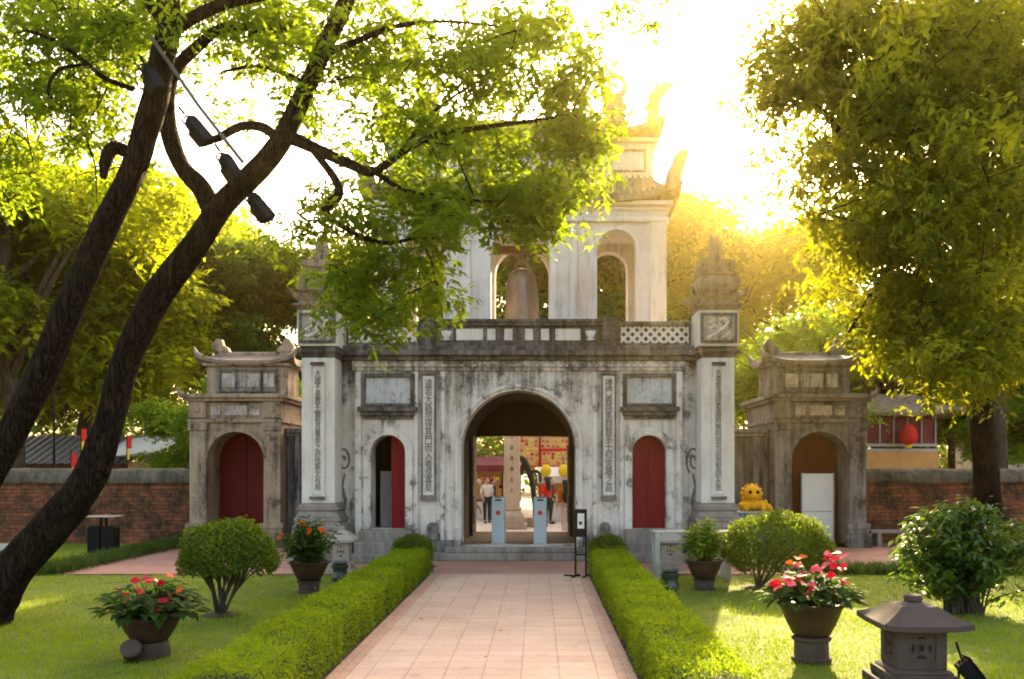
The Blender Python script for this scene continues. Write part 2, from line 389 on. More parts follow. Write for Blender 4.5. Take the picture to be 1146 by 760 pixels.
def tile_mat():
    t = NT('terracotta paving tiles'); co = t.coords()
    b = t.n('TexBrick', offset=0.0, squash=1.0); t.l(co, b.inputs['Vector'])
    b.inputs['Scale'].default_value = 1; b.inputs['Brick Width'].default_value = .375; b.inputs['Row Height'].default_value = .30
    b.inputs['Mortar Size'].default_value = .009; b.inputs['Mortar Smooth'].default_value = .3; b.inputs['Bias'].default_value = -.1
    b.inputs['Color1'].default_value = (.58,.40,.30,1); b.inputs['Color2'].default_value = (.50,.315,.23,1); b.inputs['Mortar'].default_value = (.30,.19,.14,1)
    n = t.noise(co, 1.3, 6, .6); n2 = t.noise(co, 25, 5, .7)
    c = t.mix(t.math('MULTIPLY', t.ramp(n, [(.4,0),(.68,1)]), .55), b.outputs[0], (.60,.46,.38))
    c = t.mix(t.math('MULTIPLY', t.ramp(n2, [(.4,1),(.62,0)]), .3), c, (.27,.16,.12))
    n5 = t.noise(co, .55, 8, .72); n6 = t.noise(co, 3.5, 7, .7)
    c = t.mix(t.math('MULTIPLY', t.ramp(n5, [(.46,0),(.62,1)]), .38), c, (.30,.205,.165)); c = t.mix(t.math('MULTIPLY', t.ramp(n6, [(.56,0),(.68,1)]), .45), c, (.22,.15,.12))
    t.bump(t.math('SUBTRACT', t.math('MULTIPLY', n2, .25), b.outputs['Fac']), .5, .006)
    return t.col(c, .55, .35)
def pave_mat(name, c1, c2, mort, w, h):
    t = NT(name); co = t.coords(); b = t.n('TexBrick'); t.l(co, b.inputs['Vector'])
    b.inputs['Scale'].default_value = 1; b.inputs['Brick Width'].default_value = w; b.inputs['Row Height'].default_value = h
    b.inputs['Mortar Size'].default_value = .008
    b.inputs['Color1'].default_value = (*c1,1); b.inputs['Color2'].default_value = (*c2,1); b.inputs['Mortar'].default_value = (*mort,1)
    n = t.noise(co, .9, 6, .6); c = t.mix(t.math('MULTIPLY', t.ramp(n, [(.4,0),(.7,1)]), .5), b.outputs[0], tuple(1.25*x for x in c1))
    t.bump(t.math('SUBTRACT', 1.0, b.outputs['Fac']), .4, .006); return t.col(c, .75, .25)
def brick_mat():
    t = NT('old mossy brick'); tc = t.n('TexCoord'); sp = t.n('SeparateXYZ'); t.l(tc.outputs['Object'], sp.inputs[0])
    cb = t.n('CombineXYZ'); t.l(sp.outputs[0], cb.inputs[0]); t.l(sp.outputs[2], cb.inputs[1])
    wn_ = t.noise(tc.outputs['Object'], 3, 3, .5)
    va = t.n('VectorMath', operation='ADD'); t.l(cb.outputs[0], va.inputs[0])
    cw = t.n('CombineXYZ'); t.l(t.math('MULTIPLY', wn_, .05), cw.inputs[0]); t.l(t.math('MULTIPLY', wn_, .04), cw.inputs[1]); t.l(cw.outputs[0], va.inputs[1])
    b = t.n('TexBrick'); t.l(va.outputs[0], b.inputs['Vector'])
    b.inputs['Scale'].default_value = 1; b.inputs['Brick Width'].default_value = .30; b.inputs['Row Height'].default_value = .105
    b.inputs['Mortar Size'].default_value = .014; b.inputs['Mortar Smooth'].default_value = .4
    b.inputs['Color1'].default_value = (.33,.105,.045,1); b.inputs['Color2'].default_value = (.16,.06,.035,1); b.inputs['Mortar'].default_value = (.075,.055,.042,1)
    n1 = t.noise(tc.outputs['Object'], 1.6, 8, .7); n2 = t.noise(tc.outputs['Object'], 7, 5, .7)
    c = t.mix(t.math('MULTIPLY', t.ramp(n1, [(.38,0),(.58,1)]), .92), b.outputs[0], (.030,.026,.018))
    c = t.mix(t.math('MULTIPLY', t.ramp(n2, [(.5,0),(.7,1)]), .6), c, (.36,.13,.05))
    t.bump(t.math('ADD', t.math('SUBTRACT', 1.0, b.outputs['Fac']), t.math('MULTIPLY', n2, .7)), .8, .02)
    return t.col(c, .92, .15)
M['tiles'] = tile_mat()
M['pave'] = pave_mat('red brick paving', (.36,.19,.145), (.30,.15,.115), (.20,.12,.095), .24, .12)
M['brick'] = brick_mat()
M['edging'] = pave_mat('brick edging', (.47,.30,.225), (.39,.225,.165), (.22,.14,.105), .20, .10)
M['coping'] = plaster('mossy coping', (.155,.13,.09), (.026,.026,.018), (.10,.09,.05), .9, .40, .60)
M['earth'] = noisy('packed earth', (.14,.105,.075), (.22,.17,.125), 1.2, .95)
M['lawnsoil'] = noisy('turf base', (.07,.095,.012), (.13,.155,.018), 2.5, .95)
M['court'] = noisy('pale courtyard paving', (.40,.33,.28), (.50,.43,.37), 1.5, .8)

# ------------------------------------------------------------------ ground, path, lawns
def sheet(name, x0, x1, y0, y1, z, mat):
    mb = MB(); mb.add([(x0,y0,z),(x1,y0,z),(x1,y1,z),(x0,y1,z)], [(0,1,2,3)]); return structure(mb.build(name, mat))
sheet('ground', -400, 400, -60, 700, -.02, M['earth'])
GX = -.43                                            # axis of the gate and the path
PC = -.54                                             # axis of the path
o = sheet('path', -1.31, 1.31, 0, 17.05, 0, M['tiles']); o.location = (PC, 0, .004)
for s_ in (-1, 1):
    mb = MB(); mb.box(-.09,.09,0,17.05,-.02,.012); structure(mb.build('path_edging', M['edging'], loc=(PC+s_*1.402,0,0)))
    o = sheet('soil_strip', -.10, .10, 0, 17.05, 0, M['soil']); o.location = (PC+s_*1.60,0,.0)
sheet('forecourt_paving', -9.2, 14, 17.05, 26, .0, M['pave'])
sheet('courtyard_paving', -14, 14, 26, 60, -.008, M['court'])
def lawn_sheet(x0, x1, y0, y1): return sheet('lawn', x0, x1, y0, y1, -.004, M['lawnsoil'])
lawn_sheet(-16, PC-1.52, 3, 16.9); lawn_sheet(PC+1.52, 16, 3, 16.9); lawn_sheet(-22, -9.4, 16.95, 24)

rng = np.random.default_rng(7)
def inside(bx, x, y):
    return (x > bx[0]) & (x < bx[1]) & (y > bx[2]) & (y < bx[3])
def blades(boxes, n, name, mat, h=(.025,.06), label=None):
    ps = []
    for (x0,x1,y0,y1,w) in boxes:
        k = int(n*w); u = rng.random(k); a, b = 1/y0, 1/y1
        y = 1/(a+(b-a)*u); x = rng.uniform(x0, x1, k)
        pxx = VX + x*F/y; ok = (pxx > -60) & (pxx < 1210)
        ps.append(np.stack([x[ok], y[ok], np.full(ok.sum(), -.006)], 1))
    P0 = np.concatenate(ps); k = len(P0)
    tall = .7 + .6*np.clip(np.sin(P0[:,0]*1.7+np.sin(P0[:,1]*1.1)*2)*.5+.5, 0, 1)
    H = rng.uniform(*h, k)*tall; lean = rng.normal(0, .55, (k,2)); a = rng.uniform(0, 6.28, k)
    wd = .0022*P0[:,1].clip(6, 24)/8 + .002; H = H*(1+.9*(rng.random(k) < .03))
    s = np.stack([np.cos(a), np.sin(a), np.zeros(k)], 1)*wd[:,None]
    tip = P0 + np.stack([lean[:,0]*H, lean[:,1]*H, H], 1)
    V = np.stack([P0-s, P0+s, tip], 1).reshape(-1,3)
    o = raw_mesh(name, V, np.arange(k*3).reshape(-1,3), mat); o['kind'] = 'stuff'
    if label: o['label'] = label; o['category'] = 'grass'
    return o
blades([(-12, PC-1.55, 6.6, 16.9, .46), (PC+1.55, 11, 6.6, 16.9, .44), (-16, -9.4, 17, 23.8, .10)], 230000, 'grass', M['grass'],
       label='short bright green lawn grass on both sides of the tiled path')

# ------------------------------------------------------------------ foliage builders
def on_box(n, x0,x1,y0,y1,z0,z1, faces):
    """random points and normals on the faces of a box; faces: string of l r f b t"""
    ar = {'l':(y1-y0)*(z1-z0),'r':(y1-y0)*(z1-z0),'f':(x1-x0)*(z1-z0),'b':(x1-x0)*(z1-z0),'t':(x1-x0)*(y1-y0)}
    tot = sum(ar[c] for c in faces); PP = []; NN = []
    for c in faces:
        k = int(n*ar[c]/tot); a = rng.random(k); b = rng.random(k); o_ = np.ones(k)
        if c in 'lr': p = np.stack([o_*(x0 if c=='l' else x1), y0+(y1-y0)*a, z0+(z1-z0)*b],1); nn = np.array([-1.,0,0]) if c=='l' else np.array([1.,0,0])
        elif c in 'fb': p = np.stack([x0+(x1-x0)*a, o_*(y0 if c=='f' else y1), z0+(z1-z0)*b],1); nn = np.array([0,-1.,0]) if c=='f' else np.array([0,1.,0])
        else: p = np.stack([x0+(x1-x0)*a, y0+(y1-y0)*b, o_*z1],1); nn = np.array([0,0,1.])
        PP.append(p); NN.append(np.tile(nn,(k,1)))
    return np.concatenate(PP), np.concatenate(NN)
def skin_leaves(Pp, Nn, L, W, jit=.7, out=.03):
    k = len(Pp); N2 = nrm(Nn + rng.normal(0, jit, (k,3))); D = nrm(np.cross(N2, rng.normal(0,1,(k,3))) + Nn*.35)
    P0 = Pp + Nn*rng.normal(0, out, (k,1)) + rng.normal(0, .012, (k,3))
    s = rng.uniform(.7, 1.3, k)
    return leaf_arrays(P0, D, N2, L*s, W*s)

def hedge(x0, x1, y0, y1, h, label):
    cx = (x0+x1)/2
    t = thing('clipped_hedge', label, 'hedge', (cx, y0, 0), 'hedges lining the tiled path')
    hw = (x1-x0)/2; ln = y1-y0
    mb = MB(); ny = 40
    vv = []; ff = []
    rr = random.Random(3)
    prof = [(-hw+.06,0),(-hw+.05,h*.5),(-hw+.07,h-.07),(-hw+.16,h-.045),(0,h-.04),(hw-.16,h-.045),(hw-.07,h-.07),(hw-.05,h*.5),(hw-.06,0)]
    for i in range(ny+1):
        for (x,z) in prof: vv.append((x+rr.uniform(-.015,.015), .05+(ln-.1)*i/ny, max(0,z+rr.uniform(-.012,.012) if z>0 else 0)))
    m = len(prof)
    for i in range(ny):
        for k in range(m-1): ff.append((i*m+k, i*m+k+1, (i+1)*m+k+1, (i+1)*m+k))
    ff.append(tuple(range(m))); ff.append(tuple(ny*m+k for k in range(m-1,-1,-1)))
    mb.add(vv, ff); mb.build('twigs', M['hedgecore'], t)
    inner = 'r' if cx < 0 else 'l'; outer = 'l' if cx < 0 else 'r'
    Pp, Nn = on_box(52000, -hw,hw,0,ln,.02,h, 't'+inner+'f'); Pq, Nq = on_box(6000, -hw,hw,0,ln,.02,h, outer+'b')
    # nearer end denser
    Pp = np.concatenate([Pp,Pq]); Nn = np.concatenate([Nn,Nq])
    near = 1 - Pp[:,1]/ln; keep = (rng.random(len(Pp)) < (.40+.6*near)) & (rng.random(len(Pp)) < np.where(Nn[:,2] > .5, 1.0, .30+.75*(Pp[:,2]/h)))
    Pp, Nn = Pp[keep], Nn[keep]
    # rounded shoulders and a slightly uneven cut
    e = np.maximum(np.abs(Pp[:,0])-(hw-.09),0); up = np.maximum(Pp[:,2]-(h-.09),0)
    Pp[:,2] -= np.where(Nn[:,2]>.5, e*e*5, 0); Pp[:,0] -= np.sign(Pp[:,0])*np.where(np.abs(Nn[:,0])>.5, up*up*5, 0)
    w = .018*np.sin(Pp[:,1]*3.1+1)+.014*np.sin(Pp[:,1]*7.3+Pp[:,0]*5); Pp += Nn*w[:,None]
    sz = .034*(.8+.5*(Pp[:,1]/ln))
    k = len(Pp); N2 = nrm(Nn + rng.normal(0,.7,(k,3))); D = nrm(np.cross(N2, rng.normal(0,1,(k,3)))+Nn*.5)
    stray = np.where(rng.random((k,1)) < .03, rng.uniform(.02,.085,(k,1)), 0.0)
    V, Q = leaf_arrays(Pp + Nn*(rng.normal(0,.015,(k,1))+stray), D, N2, sz*rng.uniform(.7,1.5,k), sz*.55)
    raw_mesh('foliage', V, Q, M['hedge'], t); return t
HL0, HL1 = PC-1.5-.70, PC-1.5-.05
HR0, HR1 = PC+1.5+.05, PC+1.5+.70
hedge(HL0, HL1, 6.6, 16.9, .46, 'long low clipped hedge along the left edge of the tiled path')
hedge(HR0, HR1, 6.6, 16.9, .46, 'long low clipped hedge along the right edge of the tiled path')

def ellipsoid_pts(n, r, zmin=-1):
    d = nrm(rng.normal(0,1,(int(n*1.8),3))); d = d[d[:,2] > zmin][:n]
    return d*np.array(r), nrm(d/np.array(r))
def dome(x, y, r, h, z0, label):
    t = thing('domed_box_bush', label, 'bush', (x,y,0), 'small domed bushes at the far hedge ends')
    mb = MB(); mb.lathe([(r*.8,0),(r*.86,z0),(r*.75,z0+h*.55),(r*.3,z0+h*.9),(.02,z0+h*.94)], 16); mb.build('twigs', M['hedgecore'], t, smooth=60)
    p, nn = ellipsoid_pts(2600, (r,r,h), -.05); p[:,2] += z0
    q, n2 = on_box(900, -r*.95,r*.95,-r*.95,r*.95,0,z0, 'lrf'); an = np.arctan2(q[:,1],q[:,0]); q[:,0] = r*np.cos(an)*.98; q[:,1] = r*np.sin(an)*.98
    n2 = np.stack([np.cos(an),np.sin(an),0*an],1)
    V, Q = skin_leaves(np.concatenate([p,q]), np.concatenate([nn,n2]), .05, .03); raw_mesh('foliage', V, Q, M['bush'], t)
dome((HL0+HL1)/2, 17.25, .36, .25, .44, 'small dark domed bush at the far end of the left hedge')
dome((HR0+HR1)/2, 17.25, .34, .25, .44, 'small dark domed bush at the far end of the right hedge')

def topiary(name, x, y, rx, ry, zc, rz, label, n, base=(0,0), nstem=9, low=-.62, mat='bush', lump=.08):
    t = thing(name, label, 'bush', (x,y,0), None)
    mb = MB(); rr = random.Random(int(abs(x)*100))
    for k in range(nstem):
        a = 2*math.pi*k/nstem + rr.uniform(-.3,.3); q = rr.uniform(.35,.8)
        e = (rx*q*math.cos(a), ry*q*math.sin(a), zc-rz*.1+rr.uniform(-.1,.25))
        b = (base[0]+rr.uniform(-.05,.05), base[1]+rr.uniform(-.05,.05), -.02)
        mid = (b[0]*.6+e[0]*.4+rr.uniform(-.03,.03), b[1]*.6+e[1]*.4, e[2]*.5)
        mb.tube([b, tuple(.5*(p+q_) for p,q_ in zip(b,mid)), mid, e], [.018,.016,.012,.006], 6)
        for j in range(3):
            f = (e[0]+rr.uniform(-.2,.2)*rx, e[1]+rr.uniform(-.2,.2)*ry, e[2]+rr.uniform(.1,.35)*rz)
            mb.tube([mid, tuple(.5*(p+q_) for p,q_ in zip(mid,f)), f], [.012,.009,.004], 5)
    mb.build('stem', M['bark2'], t, smooth=60)
    p, nn = ellipsoid_pts(n, (1,1,1), low)
    lum = 1 + lump*(np.sin(p[:,0]*5+1)*np.sin(p[:,1]*4.3)+np.sin(p[:,2]*6+p[:,0]*3)*.6)
    sh = np.minimum(1, 1-np.abs(rng.normal(0,.13,len(p))))
    p = p*np.array([rx,ry,rz])*(lum*sh)[:,None]; p[:,2] += zc
    V, Q = skin_leaves(p, nn, .06, .032, .8, .02); raw_mesh('foliage', V, Q, M[mat], t)
    mb = MB(); mb.lathe([(.30,-.01),(.26,.012),(.1,.03),(.02,.034)], 14, (base[0],base[1],0)); mb.build('soil_ring', M['soil'], t, smooth=60)
    return t
topiary('round_bush', X(256,12.3), 12.3, .66, .60, .80, .50, 'round clipped bush on open fanning stems on the left lawn', 7500, base=(-.1,0), low=-.42, nstem=18)
topiary('round_bush', X(869,15.2), 15.2, .90, .75, .70, .57, 'wide dark round clipped bush in front of the right side gate', 11000, base=(-.35,-.1), low=-.72)

# ------------------------------------------------------------------ the great gate
gate = thing('temple_gate', 'large weathered white two storey stone gate with a central arch and roofed bell tower', 'gate', (GX,20,0))
DEEP = 4.5; FLOOR = .28
AH, ASPR, ATOP = 1.28, 2.48, 3.76
mb = MB()
mb.arch_wall(-3.62, 3.62, 0, 4.42, 0, .62, [(0,AH,FLOOR,ASPR,ATOP-ASPR), (-2.93,.385,.66,2.375,.385), (2.93,.385,.66,2.375,.385)])
mb.box(-4.3,-3.62,.14,DEEP,0,4.42).box(3.62,4.3,.14,DEEP,0,4.42)
mb.build('front_wall', M['wall'], gate)
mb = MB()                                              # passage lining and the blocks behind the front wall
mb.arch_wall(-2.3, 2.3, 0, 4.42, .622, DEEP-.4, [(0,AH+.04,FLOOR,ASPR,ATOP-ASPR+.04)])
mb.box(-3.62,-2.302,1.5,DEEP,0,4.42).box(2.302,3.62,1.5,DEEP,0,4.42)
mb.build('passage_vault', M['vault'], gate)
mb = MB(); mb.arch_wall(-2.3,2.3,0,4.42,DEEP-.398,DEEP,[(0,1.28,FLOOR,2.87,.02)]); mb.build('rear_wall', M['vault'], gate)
mb = MB(); mb.box(-1.29,1.29,-.12,DEEP+.3,.0,FLOOR-.004); mb.build('passage_floor', M['court'], gate)  # pale tone stands in for the brightness of sunlit paving
mb = MB(); mb.box(-1.95,1.95,-.55,-.12,0,.15).box(-1.62,1.62,-.30,-.122,.15,FLOOR-.006); mb.build('front_step', M['steps'], gate, bevel=.02)
# open passage door leaves
mb = MB(); mb.box(-1.29,-1.23,DEEP-1.62,DEEP-.42,FLOOR,2.84); mb.box(-1.23,-1.21,DEEP-1.5,DEEP-.6,FLOOR+.3,1.3).box(-1.23,-1.21,DEEP-1.5,DEEP-.6,1.6,2.6); mb.build('passage_door', M['blackwood'], gate, bevel=.01)
mb = MB(); mb.box(1.23,1.29,DEEP-1.62,DEEP-.42,FLOOR,2.84); mb.box(1.21,1.23,DEEP-1.5,DEEP-.6,FLOOR+.3,1.3).box(1.21,1.23,DEEP-1.5,DEEP-.6,1.6,2.6); mb.build('passage_door', M['blackwood'], gate, bevel=.01)
# arch mouldings
mb = MB(); mb.arch_band(0,AH,FLOOR,ASPR,ATOP-ASPR,.07,-.03,.05).arch_band(0,AH+.07,FLOOR,ASPR,ATOP-ASPR+.07,.07,-.065,.05); mb.build('arch_moulding', M['trim'], gate)
for s in (-1,1):
    for a, w in ((3.59,.07),(2.30,.05),(1.70,.05)): MB().box(s*a-w,s*a+w,-.045,.02,0,4.18).build('pilaster_strip', M['trim'], gate, bevel=.01)
# couplet boards
def text_obj(chars, size, mat, parent, name, lab=None, line=.86):
    cu = bpy.data.curves.new(name, 'FONT'); cu.body = '\n'.join(chars); cu.size = size; cu.align_x = 'CENTER'; cu.align_y = 'CENTER'
    cu.space_line = line; cu.extrude = .006; cu.resolution_u = 2
    to = bpy.data.objects.new(name, cu); C.objects.link(to)
    dg = bpy.context.evaluated_depsgraph_get(); me = bpy.data.meshes.new_from_object(to.evaluated_get(dg))
    bpy.data.objects.remove(to); bpy.data.curves.remove(cu)
    me.materials.clear(); me.materials.append(mat)
    n = len(me.vertices); co = np.empty(n*3, np.float32); me.vertices.foreach_get('co', co); co = co.reshape(-1,3)
    co -= (co.max(0)+co.min(0))/2
    me.vertices.foreach_set('co', co.ravel()); me.update()
    o = bpy.data.objects.new(name, me); C.objects.link(o); o.parent = parent; o.rotation_euler = (R(90),0,0)
    return o, co.max(0)-co.min(0)
def couplet(chars, xc, yf, z0, z1, w, parent, boardmat, frame=.03, fmat=None):
    mb = MB(); mb.box(xc-w/2,xc+w/2,yf,yf+.06,z0,z1); b = mb.build('couplet_board', boardmat, parent)
    mb = MB()
    mb.box(xc-w/2-frame,xc-w/2,yf-.02,yf+.06,z0-.03,z1+.03).box(xc+w/2,xc+w/2+frame,yf-.02,yf+.06,z0-.03,z1+.03)
    mb.box(xc-w/2-frame-.02,xc+w/2+frame+.02,yf-.04,yf+.06,z1+.03,z1+.10); mb.box(xc-w/2-frame-.02,xc+w/2+frame+.02,yf-.05,yf+.06,z0-.12,z0-.03)
    mb.build('board_frame', fmat or M['stonedark'], b)
    if fmat: MB().box(xc-w*.6,xc+w*.6,yf-.06,yf-.041,z1+.035,z1+.095).build('dark_lintel', M['cornice'], b); MB().box(xc-w*.7,xc+w*.7,yf-.075,yf-.051,z0-.12,z0-.05).build('dark_sill', M['cornice'], b)
    o, ext = text_obj(chars, .3, M['ink'], b, 'inscription')
    H = (z1-z0)*.95; o.scale = (w*(.66 if boardmat is not M['white'] or frame > .026 else .56)/ext[0], H/ext[1], 1); o.location = (xc, yf-.002, (z0+z1)/2)
    return b
couplet('道若大路然得其門而入者或寡矣', -2.01, -.07, 1.42, 4.08, .26, gate, M['white'])
couplet('禮門義路集群賢多士仰宮牆之高', 2.01, -.07, 1.42, 4.08, .26, gate, M['white'])
for s in (-1,1):
    xc = s*2.92
    mb = MB(); mb.box(xc-.50,xc+.50,-.012,.02,3.46,4.06); mb.build('plaster_panel', M['panel'], gate)
    mb = MB(); w_, z0_, z1_ = .60, 3.40, 4.14
    mb.box(xc-w_,xc-w_+.1,-.07,.02,z0_,z1_).box(xc+w_-.1,xc+w_,-.07,.02,z0_,z1_).box(xc-w_+.1,xc+w_-.1,-.07,.02,z1_-.09,z1_).box(xc-w_+.1,xc+w_-.1,-.07,.02,z0_,z0_+.07)
    mb.build('panel_frame', M['cornice'], gate, bevel=.015)
    mb = MB(); mb.box(xc-.66,xc+.66,-.20,.02,3.28,3.385).box(xc-.60,xc+.60,-.14,.02,3.19,3.277).box(xc-.56,xc+.56,-.07,.02,3.12,3.187)
    mb.build('stone_shelf', M['cornice'], gate, bevel=.015)
    mb = MB(); mb.arch_band(xc,.385,.66,2.375,.385,.17,-.035,.05); mb.build('door_surround', M['trim'], gate, bevel=.01)
    mb = MB(); mb.box(xc-.58,xc+.58,-.42,-.004,0,.655).box(xc-.62,xc+.62,-.75,-.422,0,.42).box(xc-.70,xc+.70,-1.02,-.752,0,.19)
    mb.build('door_steps', M['steps'], gate, bevel=.025)
# the side doors: the right one closed, the left one half open
def leaf_poly(x0, x1, xc, h, sill, spr, n=8):
    pts = [(x0,sill),(x1,sill)]
    for k in range(n+1):
        x = x1+(x0-x1)*k/n; pts.append((x, spr+math.sqrt(max(0,h*h-(x-xc)**2))))
    return pts
for s, x0, x1 in ((1,2.55,2.925),(1,2.935,3.31)):
    mb = MB(); mb.prism(leaf_poly(x0,x1,2.93,.39,.66,2.375), .30, .36); mb.build('side_door', M['red'], gate)
mb = MB(); mb.prism(leaf_poly(-2.90,-2.55,-2.93,.39,.66,2.375), .30, .36); mb.build('side_door', M['red'], gate)
mb = MB(); mb.box(-3.22,-2.93,.72,.78,.66,1.95); d_ = mb.build('side_door', M['greydoor'], gate); d_['label'] = 'grey boarded leaf standing open inside the dark left doorway'
mb = MB(); mb.box(-3.5,-2.4,1.44,1.498,.6,2.9).box(-3.5,-2.4,.63,1.44,.56,.655); mb.build('doorway_back', M['hole_shade'], gate)  # back and floor painted near-black for the shade inside the doorway
# frieze, cornice
mb = MB(); mb.box(-3.72,3.72,-.05,.05,4.20,4.42).box(-3.70,3.70,-.10,.05,4.28,4.34); mb.build('frieze', M['wall'], gate, bevel=.01)
mb = MB(); mb.box(-4.3,4.3,-.13,DEEP+.1,4.424,4.52).box(-4.32,4.32,-.22,DEEP+.2,4.522,4.64).box(-4.3,4.3,-.16,DEEP+.1,4.642,4.75)
mb.build('cornice', M['cornice'], gate, bevel=.02)
# parapet
mb = MB(); mb.box(-1.84,1.84,-.05,.16,4.752,4.83).box(-1.88,1.88,-.09,.20,5.20,5.27).box(-1.92,1.92,-.12,.23,5.272,5.345).box(-1.84,1.84,-.0,.12,4.832,5.198)
mb.build('parapet', M['cornice'], gate, bevel=.012)
for xa, xb in ((-1.40,-.80),(-.70,-.52),(-.32,-.14),(.14,.32),(.5,.68),(.82,1.38)):
    mb = MB(); mb.box(xa,xb,-.022,.002,4.88,5.14); mb.build('parapet_panel', M['white'], gate, bevel=.008)
for xa in (-1.76,1.46):
    mb = MB(); mb.box(xa,xa+.3,-.035,.002,4.86,5.16); fr = mb.build('carved_panel', M['stonedark'], gate, bevel=.01)
    mb = MB(); mb.ball((xa+.15,-.04,5.01),(.09,.03,.09)).ball((xa+.07,-.04,5.05),(.03,.02,.05)).ball((xa+.23,-.04,5.05),(.03,.02,.05)).ball((xa+.15,-.045,4.9),(.08,.02,.03)); mb.build('relief', M['white'], fr, smooth=50)
for s in (-1,1):
    mb = MB(); xc = s*2.03; mb.box(xc-.16,xc+.16,-.10,.18,4.752,5.30).box(xc-.2,xc+.2,-.13,.21,5.302,5.36).box(xc-.10,xc+.10,-.12,-.10,4.85,5.2); mb.build('parapet_post', M['cornice'], gate, bevel=.012)
    # lattice balustrade
    xa, xb = (2.23,3.86) if s > 0 else (-3.86,-2.23)
    mb = MB(); mb.box(xa,xb,-.06,.12,4.752,4.815).box(xa,xb,-.06,.12,5.20,5.30).box(xa,xa+.05,-.04,.1,4.817,5.198).box(xb-.05,xb,-.04,.1,4.817,5.198)
    rail = mb.build('balustrade_rail', M['cornice'], gate, bevel=.01)
    mb = MB(); za, zb = 4.817, 5.198; pitch = .20; MB().box(xa+.05,xb-.05,.075,.10,za,zb).build('lattice_back', M['cornice'], rail)
    for sg in (1,-1):
        c0 = xa-(zb-za)-.4
        while c0 < xb+.8:
            # line x = c0 + sg*(z-za)
            za_, zb_ = za, zb
            xs_ = [c0+sg*(z-za) for z in (za,zb)]
            lo, hi = za, zb
            for bound, side in ((xa+.03,1),(xb-.03,-1)):
                zc = za+(bound-c0)/sg
                if side*sg > 0: lo = max(lo, zc)
                else: hi = min(hi, zc)
            if hi-lo > .02:
                p0 = (c0+sg*(lo-za), lo); p1 = (c0+sg*(hi-za), hi); w = .021; nx, nz = -sg*w, w
                q = [(p0[0]-nx,p0[1]-nz),(p0[0]+nx,p0[1]+nz),(p1[0]+nx,p1[1]+nz),(p1[0]-nx,p1[1]-nz)]
                if sg > 0: q = q[::-1]
                dy = .003 if sg > 0 else 0
                mb.prism(q, .01-dy, .06-dy)
            c0 += pitch
    mb.build('lattice', M['white'], rail)
# low relief scrolls on the grey returns
for s in (-1,1):
    mb = MB(); pts = []
    for k in range(26):
        a = k*.42; r = .04+.0085*k; pts.append((s*3.94+r*.7*math.cos(a), .13, 2.2+r*1.3*math.sin(a)))
    mb.tube(pts, .022, 6); mb.tube([(s*3.94,.13,1.0),(s*3.9,.13,1.3),(s*3.98,.13,1.6),(s*3.92,.13,1.9)], [.02,.04,.03,.02], 6); mb.build('wall_relief', M['stonedark'], gate, smooth=60)
# plinth
for q in ((-4.35,-3.69,.02,.14,0,.5),(3.69,4.35,.02,.14,0,.5),(-2.24,-1.45,-.06,-.002,0,.42),(1.45,2.24,-.06,-.002,0,.42)): MB().box(*q).build('plinth', M['stonedark'], gate, bevel=.02)
for s in (-1,1): MB().box(s*1.92-.12,s*1.92+.12,-.14,-.062,.42,.66).ball((s*1.92,-.12,.7),(.13,.06,.12)).build('door_stone', M['stonedark'], gate, bevel=.03)

# --- bell tower on the gate (front plane y = 21.8)
TY0, TY1 = 1.8, 4.4; TH = 3.55; TZ = 4.752
ops = [(0,.72,TZ+.05,7.22,.72), (-2.35,.48,TZ+.05,7.36,.48), (2.35,.48,TZ+.05,7.36,.48)]
mb = MB(); mb.arch_wall(-TH,TH,TZ,8.30,TY0,TY0+.42,ops); mb.build('tower_wall', M['tower'], gate)
mb = MB(); mb.arch_wall(-TH,TH,TZ,8.30,TY1-.42,TY1,ops); mb.build('tower_wall', M['tower'], gate)
for s in (-1,1):
    x0, x1 = (TH-.45,TH) if s > 0 else (-TH,-TH+.45)
    mb = MB(); mb.box(x0,x1,TY0+.422,TY0+.95,TZ,8.3).box(x0,x1,TY1-.95,TY1-.422,TZ,8.3).box(x0,x1,TY0+.952,TY1-.952,7.3,8.3).box(x0,x1,TY0+.952,TY1-.952,TZ,5.3); mb.build('tower_side', M['tower'], gate)
for s in (-1,1):
    MB().box(s*1.30-.09,s*1.30+.09,TY0-.05,TY0,TZ,8.05).build('tower_pilaster', M['white'], gate, bevel=.01)
    MB().box(s*3.36-.20,s*3.36+.20,TY0-.07,TY0,TZ,8.12).build('tower_pilaster', M['tower'], gate, bevel=.01)
mb = MB(); mb.arch_band(0,.72,TZ+.05,7.22,.72,.16,TY0-.045,TY0)
for s in (-1,1): mb.arch_band(s*2.35,.48,TZ+.05,7.36,.48,.07,TY0-.04,TY0)
mb.build('tower_arch_moulding', M['white'], gate)
mb = MB(); mb.box(-TH-.08,TH+.08,TY0-.10,TY1+.10,8.02,8.12); mb.v = mb.v; mb.build('string_course', M['white'], gate, bevel=.015)
mb = MB(); mb.box(-TH-.05,TH+.05,TY0-.05,TY1+.05,8.302,8.40).box(-TH-.16,TH+.16,TY0-.16,TY1+.16,8.402,8.52); mb.build('tower_cornice', M['tower'], gate, bevel=.02)
mb = MB(); cym = (TY0+TY1)/2; hy = (TY1-TY0)/2
mb.roof(0,cym,8.56,.66,TH+.26,hy+.26,TH-.30,hy-.30,.42,.14,flare=.03,power=5,curve=1.3); lower_roof = mb.build('lower_roof', M['rooftile'], gate, smooth=35)
mb = MB()
